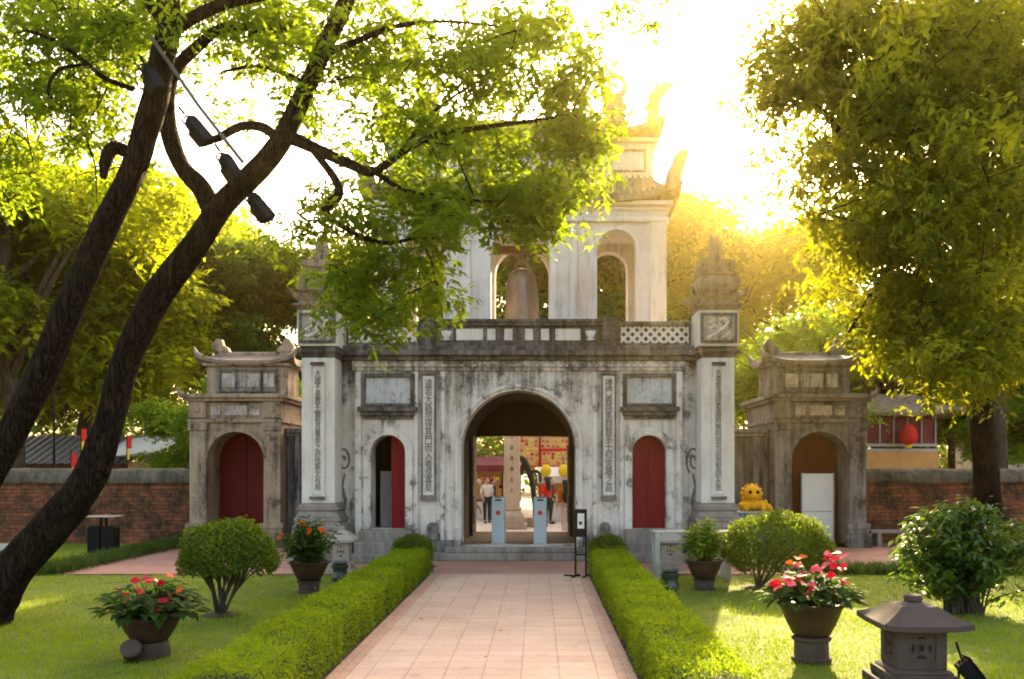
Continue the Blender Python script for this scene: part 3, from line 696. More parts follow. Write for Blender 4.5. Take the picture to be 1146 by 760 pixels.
for k in range(49):                                   # ribs of half round tiles down the front
    x = -TH+.05+ (2*TH-.1)*k/48
    if abs(x) < TH-.25:
        pts = []
        for j in range(6):
            t = j/5; q = abs(x)/(TH+.26-.56*t); pts.append((x, cym-(hy+.26-.56*t), 8.585+.66*t**1.3+.42*min(1,q)**5*(1-t)**1.6))
        mb.tube(pts, .035, 5)
mb.build('tile_rib', M['rooftile'], lower_roof, smooth=60)
mb = MB(); mb.box(-3.30,3.30,TY0+.28,TY1-.28,9.1,10.06); mb.build('upper_wall', M['tower'], gate)
mb = MB()
for xa, xb in ((-3.1,-2.2),(-2.0,-.9),(-.7,.7),(.9,2.0),(2.2,3.1)):
    mb.box(xa,xb,TY0+.235,TY0+.28,9.34,9.38).box(xa,xb,TY0+.235,TY0+.28,9.86,9.90).box(xa,xa+.05,TY0+.235,TY0+.28,9.382,9.858).box(xb-.05,xb,TY0+.235,TY0+.28,9.382,9.858)
mb.build('upper_panel', M['stonegate'], gate)
mb = MB(); mb.box(-3.42,3.42,TY0+.16,TY1-.16,10.062,10.16); mb.build('upper_cornice', M['tower'], gate, bevel=.02)
mb = MB(); mb.roof(0,cym,10.22,.46,3.44,hy+.06,2.75,.10,.40,.12,flare=.03,power=5,curve=1.25); upper_roof = mb.build('upper_roof', M['rooftile'], gate, smooth=35)
mb = MB()
for k in range(41):
    x = -3.2+6.4*k/40
    if abs(x) < 2.9:
        pts = []
        for j in range(6):
            t = j/5; pts.append((x, cym-(hy+.06-(hy-.04)*t), 10.24+.46*t**1.25+.40*min(1,abs(x)/(3.44-.69*t))**5*(1-t)**1.6))
        mb.tube(pts, .033, 5)
mb.build('tile_rib', M['rooftile'], upper_roof, smooth=60)
mb = MB(); mb.box(-2.75,2.75,cym-.11,cym+.11,10.66,10.92).box(-2.8,2.8,cym-.14,cym+.14,10.92,10.97); mb.build('ridge', M['rooftile'], gate, bevel=.02)
# ridge end scrolls: a neck carrying an open ring with a curl inside
for s in (-1,1):
    xc = s*2.40
    mb = MB(); mb.prism([(xc-.30,10.97),(xc+.30,10.97),(xc+.24,11.25),(xc+.26,11.5),(xc+.2,11.64),(xc-.2,11.64),(xc-.26,11.5),(xc-.22,11.25)], cym-.09, cym+.09)
    ring = [(xc+.30*math.cos(a), cym, 11.86+.28*math.sin(a)) for a in [2*math.pi*k/22 for k in range(23)]]
    mb.tube(ring, .06, 8)
    mb.tube([(xc+(.03+.02*k)*math.cos(k*.55), cym, 11.86+(.03+.018*k)*math.sin(k*.55)) for k in range(13)], [.06]*4+[.05]*9, 7)
    mb.ball((xc-s*.22,cym,11.3),(.12,.08,.14)).ball((xc+s*.26,cym,11.36),(.09,.07,.12))
    mb.build('ridge_scroll', M['rooftile'], gate, smooth=50)
# corner horns
def horn(x, y, z, h, lean, kind, s, w=.16, th=.20):
    mb = MB()
    if kind == 'blade':
        poly = [(-w,0),(w*1.3,0),(w*1.25+lean*.35,h*.35),(w*1.15+lean*.7,h*.7),(w*.95+lean,h*.93),(w*.4+lean,h),(-w*.3+lean,h*.97),(-w*.8+lean*.85,h*.85),(-w*1.1+lean*.5,h*.5)]
    else:
        poly = [(-w,0),(w*1.2,0),(w*1.25,h*.25),(w*1.7,h*.42),(w*1.25,h*.52),(w*1.9+lean*.6,h*.70),(w*4.2+lean,h),(w*2.6+lean*.8,h*.97),(w*2.0+lean*.7,h*1.06),(w*1.1+lean*.5,h*.93),(w*.5,h*.98),(w*.2,h*.80),(-w*1.0,h*.72),(-w*.4,h*.58),(-w*1.6,h*.42),(-w*.9,h*.34)]
    poly = [(x+s*a, z+b) for a,b in poly]
    if s < 0: poly = poly[::-1]
    mb.prism(poly, y-th/2, y+th/2)
    for k in range(5): mb.ball((x+s*(w*1.1+lean*.12*k), y, z+h*(.12+.13*k)), (.06,.08,.06))
    return mb
for s in (-1,1):
    for yy in (TY0-.1, TY1+.1):
        horn(s*(TH+.02), yy, 8.62, 1.15, .36, 'blade', s, .17).build('roof_horn', M['rooftile'], gate, smooth=30, bevel=.02)
    for yy in (TY0+.1, TY1-.1):
        horn(s*3.22, yy, 10.40, 1.05, .10, 'dragon', s, .12).build('dragon_horn', M['rooftile'], gate, smooth=30, bevel=.015)
mb = MB(); mb.box(-.95,.95,cym-.09,cym+.09,7.55,7.75); mb.build('bell_beam', M['wood'], gate, bevel=.02)

# bell
bell = thing('bronze_bell', 'large bronze bell hanging in the central arch of the tower', 'bell', (GX+.02, 20+cym, 5.55))
mb = MB(); mb.lathe([(.46,0),(.475,.03),(.46,.09),(.445,.14),(.44,.6),(.43,.64),(.43,.70),(.42,.74),(.40,1.1),(.39,1.14),(.38,1.3),(.33,1.46),(.24,1.57),(.10,1.62),(.02,1.63)], 36); mb.build('bell_body', M['bronze'], bell, smooth=40)
mb = MB(); mb.tube([(-.16,0,1.55),(-.15,0,1.75),(0,0,1.86),(.15,0,1.75),(.16,0,1.55)], .045, 8).tube([(0,0,1.8),(0,0,2.03)], .03, 8); mb.build('crown_loop', M['bronze'], bell, smooth=50)
mb = MB()
for a in range(4):
    mb.box(-.02,.02,-.475+.02,-.40,.15,1.2, Matrix.Rotation(a*math.pi/2+.4,4,'Z'))
mb.build('rib', M['bronze'], bell)

# ------------------------------------------------------------------ the two free standing pillars
def gate_pillar(xc, chars, label):
    t = thing('gate_pillar', label, 'pillar', (xc, 19.76, 0), 'tall inscribed pillars flanking the gate')
    mb = MB(); mb.box(-.62,.62,-.55,.55,0,.34).box(-.54,.54,-.5,.5,.342,.72)
    mb.taper(0,0,.722,.86,.54,.5,.46,.46).box(-.50,.50,-.48,.48,.862,.95).taper(0,0,.952,1.10,.47,.47,.41,.41).box(-.46,.46,-.45,.45,1.102,1.16).taper(0,0,1.162,1.26,.43,.43,.385,.385)
    mb.build('pedestal', M['steps'], t, bevel=.015)
    mb = MB(); mb.box(-.36,.36,-.36,.36,1.262,4.42); sh = mb.build('shaft', M['white'], t, bevel=.012)
    b = couplet(chars, 0, -.40, 1.46, 4.22, .24, sh, M['white'], .022, M['white'])
    mb = MB(); mb.taper(0,0,4.422,4.52,.36,.36,.43,.43).box(-.45,.45,-.45,.45,4.522,4.58).taper(0,0,4.582,4.66,.41,.41,.38,.38); mb.build('capital', M['cornice'], t, bevel=.012)
    mb = MB(); mb.box(-.44,.44,-.44,.44,4.662,5.44); blk = mb.build('carved_block', M['white'], t, bevel=.015)
    mb = MB()
    mb.box(-.40,-.33,-.475,-.44,4.72,5.38).box(.33,.40,-.475,-.44,4.72,5.38).box(-.328,.328,-.475,-.44,4.72,4.79).box(-.328,.328,-.475,-.44,5.31,5.38)
    mb.build('block_frame', M['stonedark'], blk, bevel=.01)
    MB().box(-.327,.327,-.448,-.441,4.792,5.308).build('relief_shade_panel', M['faded'], blk)  # darker backing painted to stand for shading round the relief
    mb = MB(); rr = random.Random(int(xc*10))
    pts = [(-.22,-.45,4.86),(-.08,-.46,4.90),(.02,-.46,5.0),(-.10,-.46,5.10),(-.20,-.46,5.05),(-.16,-.46,4.97)]
    mb.tube(pts, [.03,.045,.05,.045,.035,.02], 7)
    mb.tube([(.02,-.46,5.0),(.14,-.46,5.06),(.20,-.46,5.18),(.10,-.46,5.26),(.0,-.46,5.22)], [.045,.05,.045,.035,.02], 7)
    mb.tube([(.05,-.46,4.85),(.18,-.46,4.90),(.24,-.46,5.0)], [.02,.035,.02], 6)
    for k in range(9): mb.ball((rr.uniform(-.26,.26),-.445,rr.uniform(4.84,5.26)), (.045,.025,.03))
    mb.build('relief', M['white'], blk, smooth=50)
    mb = MB(); mb.taper(0,0,5.442,5.53,.42,.42,.50,.50).box(-.52,.52,-.52,.52,5.532,5.58).box(-.44,.44,-.44,.44,5.582,5.66); mb.taper(0,0,5.662,5.80,.46,.46,.53,.53)
    for s1 in (-1,1):
        for s2 in (-1,1): mb.tube([(s1*.46,s2*.46,5.74),(s1*.55,s2*.55,5.80),(s1*.60,s2*.60,5.92)], [.07,.055,.015], 6)
    mb.build('cap_cornice', M['stonegate'], t, bevel=.01)
    mb = MB(); mb.lathe([(.36,5.802),(.44,5.88),(.47,6.0),(.45,6.12),(.40,6.2),(.34,6.22)], 4, sq=True)
    for s1 in (-.26,0,.26): mb.ball((s1,-.45,6.02),(.09,.05,.09))
    mb.box(-.44,.44,-.44,.44,6.222,6.27).box(-.34,.34,-.34,.34,6.272,6.40).box(-.38,.38,-.38,.38,6.402,6.55)
    mb.build('lotus_tier', M['stonegate'], t, smooth=30)
    mb = MB()                                           # four phoenixes back to back
    for k in range(4):
        R4 = Matrix.Rotation(k*math.pi/2+math.pi/4,4,'Z')
        pts = [R4 @ Vector(p) for p in ((.05,0,6.552),(.13,0,6.66),(.11,0,6.85),(.15,0,7.02),(.10,0,7.20),(.14,0,7.36))]
        mb.tube(pts, [.06,.07,.05,.055,.035,.01], 7)
        pts = [R4 @ Vector(p) for p in ((.13,0,6.70),(.20,0,6.80),(.20,0,6.94))]; mb.tube(pts, [.04,.03,.01], 6)
    mb.tube([(0,0,6.552),(0,0,6.9),(0,0,7.2)], [.16,.12,.03], 8)
    mb.v = [(x*.9,y*.9,6.552+(z-6.552)*.78) for x,y,z in mb.v]
    mb.build('finial', M['stonegate'], t, smooth=50)
    return t
gate_pillar(GX-4.34, '大國不易教不變俗且尊崇之亦信斯文有用', 'tall white inscribed pillar at the left end of the gate, its top hidden by leaves')
gate_pillar(GX+4.34, '吾儒要通經要識時無拘固也尚思聖訓永敦', 'tall white inscribed pillar at the right end of the gate, its finial clear of leaves')

# ------------------------------------------------------------------ side gates
def side_gate(xc, label, mat, doormat):
    t = thing('side_gate', label, 'gate', (xc, 22.8, 0), 'small roofed gates beside the great gate')
    W = 1.16; D = 3.0
    mb = MB(); mb.arch_wall(-W,W,0,3.18,0,1.0,[(0,.72,.10,2.25,.70)]); mb.box(-W,W,1.0,D,0,3.18); mb.box(-.719,.719,.0,1.0,.0,.1); mb.build('gate_body', mat, t)
    for s in (-1,1):
        mb = MB(); mb.box(s*.95-.21,s*.95+.21,-.08,0,.62,3.10).box(s*.95-.24,s*.95+.24,-.12,0,2.98,3.18)
        mb.box(s*.95-.32,s*.95+.32,-.20,0,0,.36).box(s*.95-.26,s*.95+.26,-.15,0,.362,.48).box(s*.95-.29,s*.95+.29,-.17,0,.482,.62); mb.build('pilaster', mat, t, bevel=.015)
    mb = MB(); mb.arch_band(0,.72,.10,2.25,.70,.10,-.05,.02); mb.build('arch_moulding', mat, t)
    mb = MB(); mb.box(-W-.06,W+.06,-.08,D,3.182,3.28).box(-W,W,-.02,D,3.282,3.70); fz = mb.build('frieze', mat, t, bevel=.012)
    for xa, xb in ((-.62,-.38),(-.28,.30),(.38,.62)): MB().box(xa,xb,-.045,-.022,3.37,3.62).build('frieze_panel', M['faded'], fz)
    for s in (-1,1): MB().box(s*.95-.22,s*.95+.22,-.11,-.022,3.30,3.72).ball((s*.95,-.11,3.5),(.08,.04,.09)).build('corner_block', mat, t, bevel=.012)
    mb = MB(); mb.box(-W-.10,W+.10,-.16,D+.1,3.722,3.80).box(-W-.18,W+.18,-.24,D+.16,3.802,3.90)
    for s in (-1,1): mb.tube([(s*(W+.12),-.18,3.86),(s*(W+.20),-.26,3.94),(s*(W+.22),-.28,4.08)], [.09,.07,.02], 6)
    mb.build('cornice', M['stonedark'] if mat is not M['stonegate'] else mat, t, bevel=.015)
    y0, y1 = .85, 2.0
    mb = MB(); mb.box(-1.06,1.06,y0,y1,3.9,4.72); at = mb.build('attic', mat, t, bevel=.01)
    for xa, xb in ((-.66,-.30),(-.24,.36),(.44,.74)): MB().box(xa,xb,y0-.03,y0-.002,4.16,4.52).build('attic_panel', M['faded'], at, bevel=.01)
    mb = MB()
    for xa in (-.72,-.27,.40,.78): mb.box(xa-.025,xa+.025,y0-.06,y0-.002,4.08,4.60)
    mb.box(-.8,.82,y0-.07,y0-.002,4.60,4.65).box(-.8,.82,y0-.07,y0-.002,4.03,4.08); mb.build('panel_frame', M['stonedark'], at)
    mb = MB(); mb.box(-1.14,1.14,y0-.1,y1+.1,4.722,4.80); mb.build('attic_cornice', mat, t, bevel=.01)
    mb = MB(); mb.roof(0,(y0+y1)/2,4.86,.22,1.26,.74,1.0,.10,.20,.10,flare=.04,power=4); mb.build('roof', M['stonedark'] if mat is not M['stonegate'] else M['rooftile'], t, smooth=35)
    mb = MB(); ym = (y0+y1)/2; mb.box(-.98,.98,ym-.09,ym+.09,5.06,5.16)
    for s in (-1,1):
        poly = [(.62,5.16),(1.05,5.16),(1.10,5.36),(.98,5.52),(.84,5.50),(.80,5.34),(.68,5.28)]
        poly = [(s*a,b) for a,b in poly]
        if s < 0: poly = poly[::-1]
        mb.prism(poly, ym-.11, ym+.11)
    mb.build('ridge', mat, t, bevel=.02)
    for s in (-1,1):
        for yy in (y0-.1,y1+.1):
            mb = MB(); mb.tube([(s*1.16,yy,4.95),(s*1.30,yy,5.06),(s*1.36,yy,5.22)], [.08,.06,.02], 6); mb.build('roof_horn', mat, t, smooth=60)
    for x0, x1 in ((-.72,-.01),(.01,.72)):
        mb = MB(); mb.box(x0,x1,.86,.92,.1,2.95); dd = mb.build('door', doormat, t)
        for z in (.5,1.4,2.2): MB().box(x0+.05,x1-.05,.835,.86,z,z+.08).build('door_rail', doormat, dd)
    return t
SGL = X(264,22.8); SGR = X(917.5,22.8)
side_gate(SGL, 'small warm tan roofed gate with red doors left of the great gate', M['stonegate'], M['darkred'])
side_gate(SGR, 'small grey roofed gate with dark red doors right of the great gate', M['stonedark'], M['darkred'])
wb = thing('white_board', 'tall white board leaning inside the arch of the right side gate', 'panel', (X(915.5,23.3), 23.35, .1))
mb = MB(); mb.box(-.40,.40,-.03,.03,.0,.78).box(-.40,.40,-.03,.03,.80,1.78); mb.build('board', M['whiteboard'], wb, bevel=.01)
mb = MB(); mb.box(-.42,.42,-.035,.02,.778,.802).box(-.43,-.40,-.04,.03,0,1.8).box(.40,.43,-.04,.03,0,1.8); mb.build('edge_trim', M['metal'], wb)
# dark walls linking the side gates to the great gate
def link_wall(x0, x1, y, z, label):
    t = thing('plaster_wall', label, 'wall', ((x0+x1)/2, y, 0), 'dark walls linking the side gates')
    h = (x1-x0)/2
    mb = MB(); mb.box(-h,h,0,.4,0,z-.22); mb.build('wall_face', M['moss_wall'], t)
    mb = MB(); mb.box(-h,h,-.06,.46,z-.218,z-.12).box(-h,h,-.1,.5,z-.118,z); mb.build('coping', M['stonedark'], t, bevel=.02)
    mb = MB()
    for k in range(3): xa = -h+2*h*(k+.5)/3; mb.box(xa-.07,xa+.07,-.05,0,0,z-.22)
    mb.build('wall_pier', M['stonedark'], t, bevel=.01)
link_wall(SGL+1.17, GX-4.3, 22.0+1.2, 3.05, 'dark stained plaster wall between the tan side gate and the left pillar')
link_wall(GX+4.3, SGR-1.17, 22.0+1.2, 3.05, 'dark stained plaster wall between the right pillar and the grey side gate')

# brick walls
def brick_wall(x0, x1, label):
    t = thing('brick_wall', label, 'wall', ((x0+x1)/2, 24, 0), 'old brick garden walls with rounded coping'); h = (x1-x0)/2
    mb = MB(); mb.box(-h,h,0,.45,-.02,1.62); mb.build('wall_face', M['brick'], t)
    mb = MB(); n = 60
    prof = [(-.08,1.622),(-.10,1.70),(-.07,1.80),(.0,1.93),(.12,2.0),(.24,2.01),(.38,1.96),(.5,1.82),(.55,1.70),(.53,1.622)]
    vv = []; ff = []; rr = random.Random(5)
    for i in range(n+1):
        for (y,z) in prof: vv.append((-h+2*h*i/n, y+rr.uniform(-.012,.012), z+rr.uniform(-.015,.015)))
    m = len(prof)
    for i in range(n):
        for k in range(m): ff.append((i*m+k, (i+1)*m+k, (i+1)*m+(k+1)%m, i*m+(k+1)%m))
    mb.add(vv, ff); mb.build('coping', M['coping'], t, smooth=70)
brick_wall(-26, SGL-1.17, 'orange brown brick wall with mossy coping left of the tan side gate')
brick_wall(SGR+1.17, 26, 'dark brown brick wall with mossy coping right of the grey side gate')

# ------------------------------------------------------------------ trees
def smooth_path(pts, rad, sub=5):
    pts = np.array(pts, float); rad = np.array(rad, float); n = len(pts); out = []; ro = []
    for i in range(n-1):
        p0, p1, p2, p3 = pts[max(0,i-1)], pts[i], pts[i+1], pts[min(n-1,i+2)]
        for k in range(sub):
            t = k/sub; out.append(.5*((2*p1)+(-p0+p2)*t+(2*p0-5*p1+4*p2-p3)*t*t+(-p0+3*p1-3*p2+p3)*t**3)); ro.append(rad[i]*(1-t)+rad[i+1]*t)
    out.append(pts[-1]); ro.append(rad[-1]); return np.array(out), np.array(ro)
def spray_leaves(C0, rngl, per, L, W, spread=.16, droop=.5):
    """leaf sprays: each centre carries a short drooping twig with leaflets on both sides"""
    n = len(C0); az = rngl.uniform(0, 2*np.pi, n); el = rngl.normal(-droop*.6, .45, n)
    A = np.stack([np.cos(az)*np.cos(el), np.sin(az)*np.cos(el), np.sin(el)], 1)
    S = nrm(np.cross(A, np.array([0,0,1.]))); U = np.cross(S, A)
    PP, DD, NN = [], [], []
    for k in range(per):
        t = (k//2)/(per/2); sgn = 1 if k % 2 else -1
        p = C0 + A*spread*(t-.3)*1.6 - np.array([0,0,1])*(t*t*spread*.4)
        d = A*(.55+.6*t) + S*sgn*(1-.5*t) + rngl.normal(0,.25,(n,3)) - np.array([0,0,.35])
        PP.append(p+rngl.normal(0,.02,(n,3))*spread/.16); DD.append(d); NN.append(U+rngl.normal(0,.45,(n,3)))
    PP = np.concatenate(PP); DD = np.concatenate(DD); NN = np.concatenate(NN); s = rngl.uniform(.5,1.45,len(PP))
    return leaf_arrays(PP, DD, NN, L*s, W*s, .08)
def twigs_to(mb, nodes, clumps, r=.008, maxd=3.0, seg=5):
    """join leaf clumps to the limbs by thin twigs"""
    nodes = np.array(nodes); order = np.argsort([np.min(np.linalg.norm(nodes-c,axis=1)) for c in clumps]); rr = random.Random(1)
    allp = list(nodes)
    for i in order:
        c = clumps[i]; A = np.array(allp); d = np.linalg.norm(A-c,axis=1); j = int(np.argmin(d))
        if d[j] < maxd and d[j] > .02:
            a = A[j]; mid = (a+c)/2 + np.array([rr.uniform(-.06,.06),rr.uniform(-.06,.06),rr.uniform(0,.08)])*min(1,d[j])
            rad = r*(1+.9*d[j])
            mb.tube([a,mid,c],[rad*1.3,rad,rad*.5],seg,cap=False); allp += [mid, c]

def limb_px(pts):      # (px, py, depth, width px)
    w = [P(a,b,d) for a,b,d,_ in pts]; r = [ww*d/F/2 for _,_,d,ww in pts]; return smooth_path(w, r)

# --- large spreading tree on the left lawn
rl = np.random.default_rng(21)
TREE0 = P(-32, 700, 11.45); TREE0[2] = 0
tree = thing('spreading_tree', 'dark leaning tree on the left lawn whose branches spread across the view to the tower', 'tree', tuple(TREE0))
def local(a): return a - TREE0
mb = MB()
mains = [
 [(-46,722,11.5,190),(-36,706,11.5,125),(-10,672,11.5,84),(22,630,11.5,70),(62,585,11.5,62),(100,535,11.5,57),(122,475,11.5,50),(140,405,11.5,47),(172,340,11.5,46),(214,280,11.5,46),(252,226,11.5,42),(290,190,11.5,38),(318,150,11.5,34),(345,95,11.5,32),(368,42,11.5,30),(392,-10,11.6,28),(412,-70,11.7,24)],
 [(240,246,11.5,26),(226,212,11.6,28),(203,186,11.7,26),(190,150,11.8,26),(186,112,11.9,24),(196,78,12.0,20),(222,52,12.1,16),(252,30,12.1,12),(300,34,12.2,9),(335,28,12.2,6)],
 [(322,152,11.5,22),(352,166,11.4,18),(392,184,11.2,15),(418,192,11.0,13),(450,170,10.9,11),(486,152,10.8,9),(530,144,10.7,8),(590,136,10.6,6),(640,128,10.5,4)],
 [(350,168,11.4,10),(372,196,11.3,12),(380,216,11.3,14),(368,230,11.3,17),(366,238,11.3,10),(384,254,11.2,8),(428,272,11.1,6),(476,266,11.0,4),(520,280,10.9,3)],
 [(418,192,11.0,9),(452,212,10.8,6),(500,222,10.7,5),(556,226,10.6,3)],
 [(450,170,10.9,8),(478,132,11.0,6),(520,100,11.1,4),(560,80,11.2,3)],
 [(312,156,11.5,16),(292,142,11.7,15),(268,142,11.9,13),(240,156,12.0,11),(222,150,12.0,8)],
 [(362,60,11.5,14),(395,48,11.2,9),(440,30,11.0,7),(500,24,10.8,5),(560,30,10.7,3)],
 [(346,98,11.5,12),(322,84,11.9,8),(290,74,12.3,6),(250,80,12.6,4)],
]
nodes = []
for k, pts in enumerate(mains):
    p, r = limb_px(pts); r = r*(.65 if k == 0 else .76); p = local(p); nodes += list(p[::2])
    mb.tube(p, r, 12 if k < 3 else 8, wob=.10 if k < 2 else .06, seed=k)
nodes_near = [n for n in nodes if n[2] > 3.2]
trunk_mb = mb
# leaf clumps: where foliage hangs in the photograph (px, py, rx, ry, n, depth, depth spread)
zones = [(560,95,120,80,84,11.2,.6),(610,175,72,62,52,10.9,.5),(505,180,90,62,44,11.4,.6),(430,225,75,55,34,11.6,.6),(420,318,62,42,36,11.2,.4),
         (400,115,75,65,38,12.3,.8),(470,40,150,42,60,11.8,.8),(345,40,85,42,30,12.6,.8),(240,45,120,45,34,12.9,.8),(95,40,115,55,52,12.6,.9),
         (60,120,75,45,24,12.8,.8),(345,285,48,40,12,11.9,.5),(660,140,26,48,14,10.8,.4),(540,228,60,34,26,11.0,.4),(120,190,60,55,12,12.8,.7),
         (300,110,60,50,12,12.9,.7),(720,4,50,10,6,10.7,.3),(480,320,30,36,12,11.1,.3),(425,365,22,22,7,11.1,.2),(620,240,38,24,12,10.9,.3),(30,190,45,45,8,12.8,.5),(610,30,60,32,10,11.2,.4),(575,262,34,20,8,10.9,.2),(450,270,60,30,14,11.3,.4)]
cl = []
for (cx,cy_,rx,ry,n,d,ds) in zones:
    for _ in range(int(n*.80)):
        a = rl.uniform(0,6.28); q = math.sqrt(rl.uniform(0,1)); dd = d+rl.normal(0,ds)
        cl.append(local(P(cx+rx*q*math.cos(a), cy_+ry*q*math.sin(a), dd)))
cl = np.array(cl)
twigs_to(trunk_mb, nodes_near, list(cl), .006, 3.0)
trunk_mb.build('trunk', M['bark'], tree, smooth=60)
C0 = np.repeat(cl, 9, 0) + rl.normal(0,1,(len(cl)*9,3))*np.array([.17,.18,.11])
V, Q = spray_leaves(C0, rl, 10, .115, .042, .17)
raw_mesh('crown', V, Q, M['leaf_near'], tree)

# --- second trunk, leaving the frame on the left
T2 = P(-112, 712, 11.3); T2[2] = 0
tree2 = thing('leaning_tree', 'dark trunk rising at the far left edge of the picture and carrying lamps', 'tree', tuple(T2))
mb = MB(); nodes2 = []
for k, pts in enumerate([
 [(-125,716,11.3,92),(-92,655,11.3,72),(-58,600,11.3,62),(-22,545,11.2,58),(10,490,11.2,54),(45,420,11.2,50),(80,340,11.2,47),(113,262,11.2,46),(148,192,11.2,44),(168,132,11.2,42),(180,72,11.2,42),(190,22,11.2,40),(178,-40,11.2,36),(150,-110,11.3,26)],
 [(184,42,11.2,26),(212,22,11.2,22),(252,4,11.1,20),(300,-6,11.0,16),(345,-24,10.9,12)],
 [(152,176,11.2,18),(128,165,11.1,24),(118,182,11.1,22),(116,200,11.1,10)],
 [(150,100,11.2,10),(118,88,11.1,9),(98,72,11.0,8),(62,46,10.9,7),(30,34,10.8,5)],
 [(98,72,11.0,6),(66,78,10.9,6),(54,104,10.8,5),(72,122,10.8,3)],
 [(186,30,11.2,20),(150,-10,11.0,16),(90,-30,10.8,12)]]):
    p, r = limb_px(pts); r = r*.64; p = p-T2; nodes2 += [q for q in p[::2] if q[2] > 4]
    mb.tube(p, r, 12 if k == 0 else 8, wob=.10 if k == 0 else .06, seed=40+k)
cl2 = []
for (cx,cy_,rx,ry,n,d,ds) in [(60,50,90,55,40,12.0,.6),(160,5,150,24,26,11.9,.6),(20,150,50,45,12,11.9,.5),(95,120,50,40,10,12.0,.5),(290,10,80,22,14,11.9,.5)]:
    for _ in range(n):
        a = rl.uniform(0,6.28); q = math.sqrt(rl.uniform(0,1)); cl2.append(P(cx+rx*q*math.cos(a), cy_+ry*q*math.sin(a), d+rl.normal(0,ds))-T2)
cl2 = np.array(cl2); twigs_to(mb, nodes2, list(cl2), .006, 2.5); mb.build('trunk', M['bark'], tree2, smooth=60)
C0 = np.repeat(cl2, 9, 0) + rl.normal(0,1,(len(cl2)*9,3))*np.array([.17,.18,.11])
V, Q = spray_leaves(C0, rl, 10, .115, .042, .17); raw_mesh('crown', V, Q, M['leaf_near'], tree2)

# --- floodlights on a bar between the trunks
bar = tag(MB().tube([P(168,40,10.95),P(222,118,11.1),P(272,182,11.2)], .024, 8).build('lamp_bar', M['bin'], smooth=60), 'pale metal bar slung between the two dark trunks', 'bar')
def floodlight(px, py, d, tilt, label):
    c = P(px,py,d); t = thing('floodlight', label, 'lamp', tuple(c), 'black floodlights among the branches', 0); t.rotation_euler = (R(-30), R(-tilt), R(48))
    mb = MB(); mb.box(-.075,.075,-.06,.06,-.20,.13).taper(0,.0,.131,.19,.075,.06,.045,.04).box(-.06,.06,.06,.10,-.17,.10)
    for k in range(5): mb.box(-.056+.028*k-.005,-.056+.028*k+.005,.10,.14,-.15,.08)
    mb.build('housing', M['iron'], t, bevel=.015)
    mb = MB(); mb.box(-.062,.062,-.068,-.06,-.18,.11); mb.build('glass', M['glass_dark'], t)
    mb = MB(); mb.tube([(-.095,0,-.02),(-.095,0,.20),(0,0,.24),(.095,0,.20),(.095,0,-.02)], .014, 6).tube([(0,0,.27),(0,0,.38)], .018, 6); mb.build('bracket', M['iron'], t)
floodlight(171,88,10.92,14,'black floodlight on the upper left trunk, highest of the four')
floodlight(222,146,10.98,28,'black floodlight hanging below the middle of the metal bar')
floodlight(258,188,11.05,18,'black floodlight at the lower end of the metal bar')
floodlight(291,232,11.2,28,'black floodlight hanging under the big leaning limb, lowest of the four')

# --- large tree on the right
rr_ = np.random.default_rng(5)
T3 = np.array((X(1106,22), 22.0, 0.0))
tree3 = thing('large_tree', 'tall tree on the right whose dense crown fills the upper right of the picture', 'tree', tuple(T3))
mb = MB(); nodes3 = []
for k, pts in enumerate([
 [(1112,620,22,40),(1107,575,22,31),(1103,520,22,28),(1098,470,22,27),(1090,420,22,27),(1082,370,21.8,26),(1078,310,21.5,25),(1084,230,21,24),(1080,150,20.5,22),(1072,60,20,19),(1060,-40,19.5,14)],
 [(1082,360,21.8,17),(1052,300,20.5,15),(1016,250,19,13),(985,205,18,10),(950,160,17.2,8),(915,120,16.5,5),(870,90,16,3)],
 [(1080,300,21.5,16),(1110,240,20,14),(1140,180,18.5,12),(1170,110,17,9)],
 [(1016,250,19,9),(1000,290,18,7),(975,330,17.4,5),(950,372,17,3)],
 [(1084,220,21,14),(1040,150,19.5,12),(1000,90,18,9),(960,40,17,6),(920,10,16.5,3)],
 [(1082,370,21.8,12),(1120,340,20.5,11),(1150,330,19,8)]]):
    p, r = limb_px(pts); p = p-T3; nodes3 += [q for q in p[::2] if q[2] > 4.2]
    mb.tube(p, r, 12, wob=.07, seed=60+k)
cl3 = []
for (cx,cy_,rx,ry,n,d,ds) in [(1090,60,110,90,150,18,2.0),(980,70,85,75,95,17.5,1.4),(1000,190,75,85,100,18,1.5),(1090,210,85,95,140,18.5,2),(1090,350,80,80,110,18.5,2),(1000,310,70,60,62,18.5,1.5),
          (895,60,50,60,40,16.8,.8),(868,85,32,40,16,16.3,.5),(900,180,45,60,20,17,.8),(960,250,50,40,26,17.5,1),(1120,385,55,30,34,19,1.2),(1010,360,40,35,18,18.5,1),(925,15,50,40,26,16.8,.8),(1130,120,60,130,60,17,1.5)]:
    for _ in range(int(n*(1.55 if cx > 960 else 1.15))):
        a = rr_.uniform(0,6.28); q = math.sqrt(rr_.uniform(0,1))*(.85+.3*abs(rr_.normal(0,1))); cl3.append(P(cx+rx*q*math.cos(a), cy_+ry*q*math.sin(a), d+rr_.normal(0,ds))-T3)
cl3 = np.array(cl3); twigs_to(mb, nodes3, list(cl3), .006, 1.5); mb.build('trunk', M['bark'], tree3, smooth=60)
C0 = np.repeat(cl3, 10, 0) + rr_.normal(0,1,(len(cl3)*10,3))*np.array([.26,.28,.16])
V, Q = spray_leaves(C0, rr_, 10, .145, .058, .25, .75); raw_mesh('crown', V, Q, M['leaf_right'], tree3)

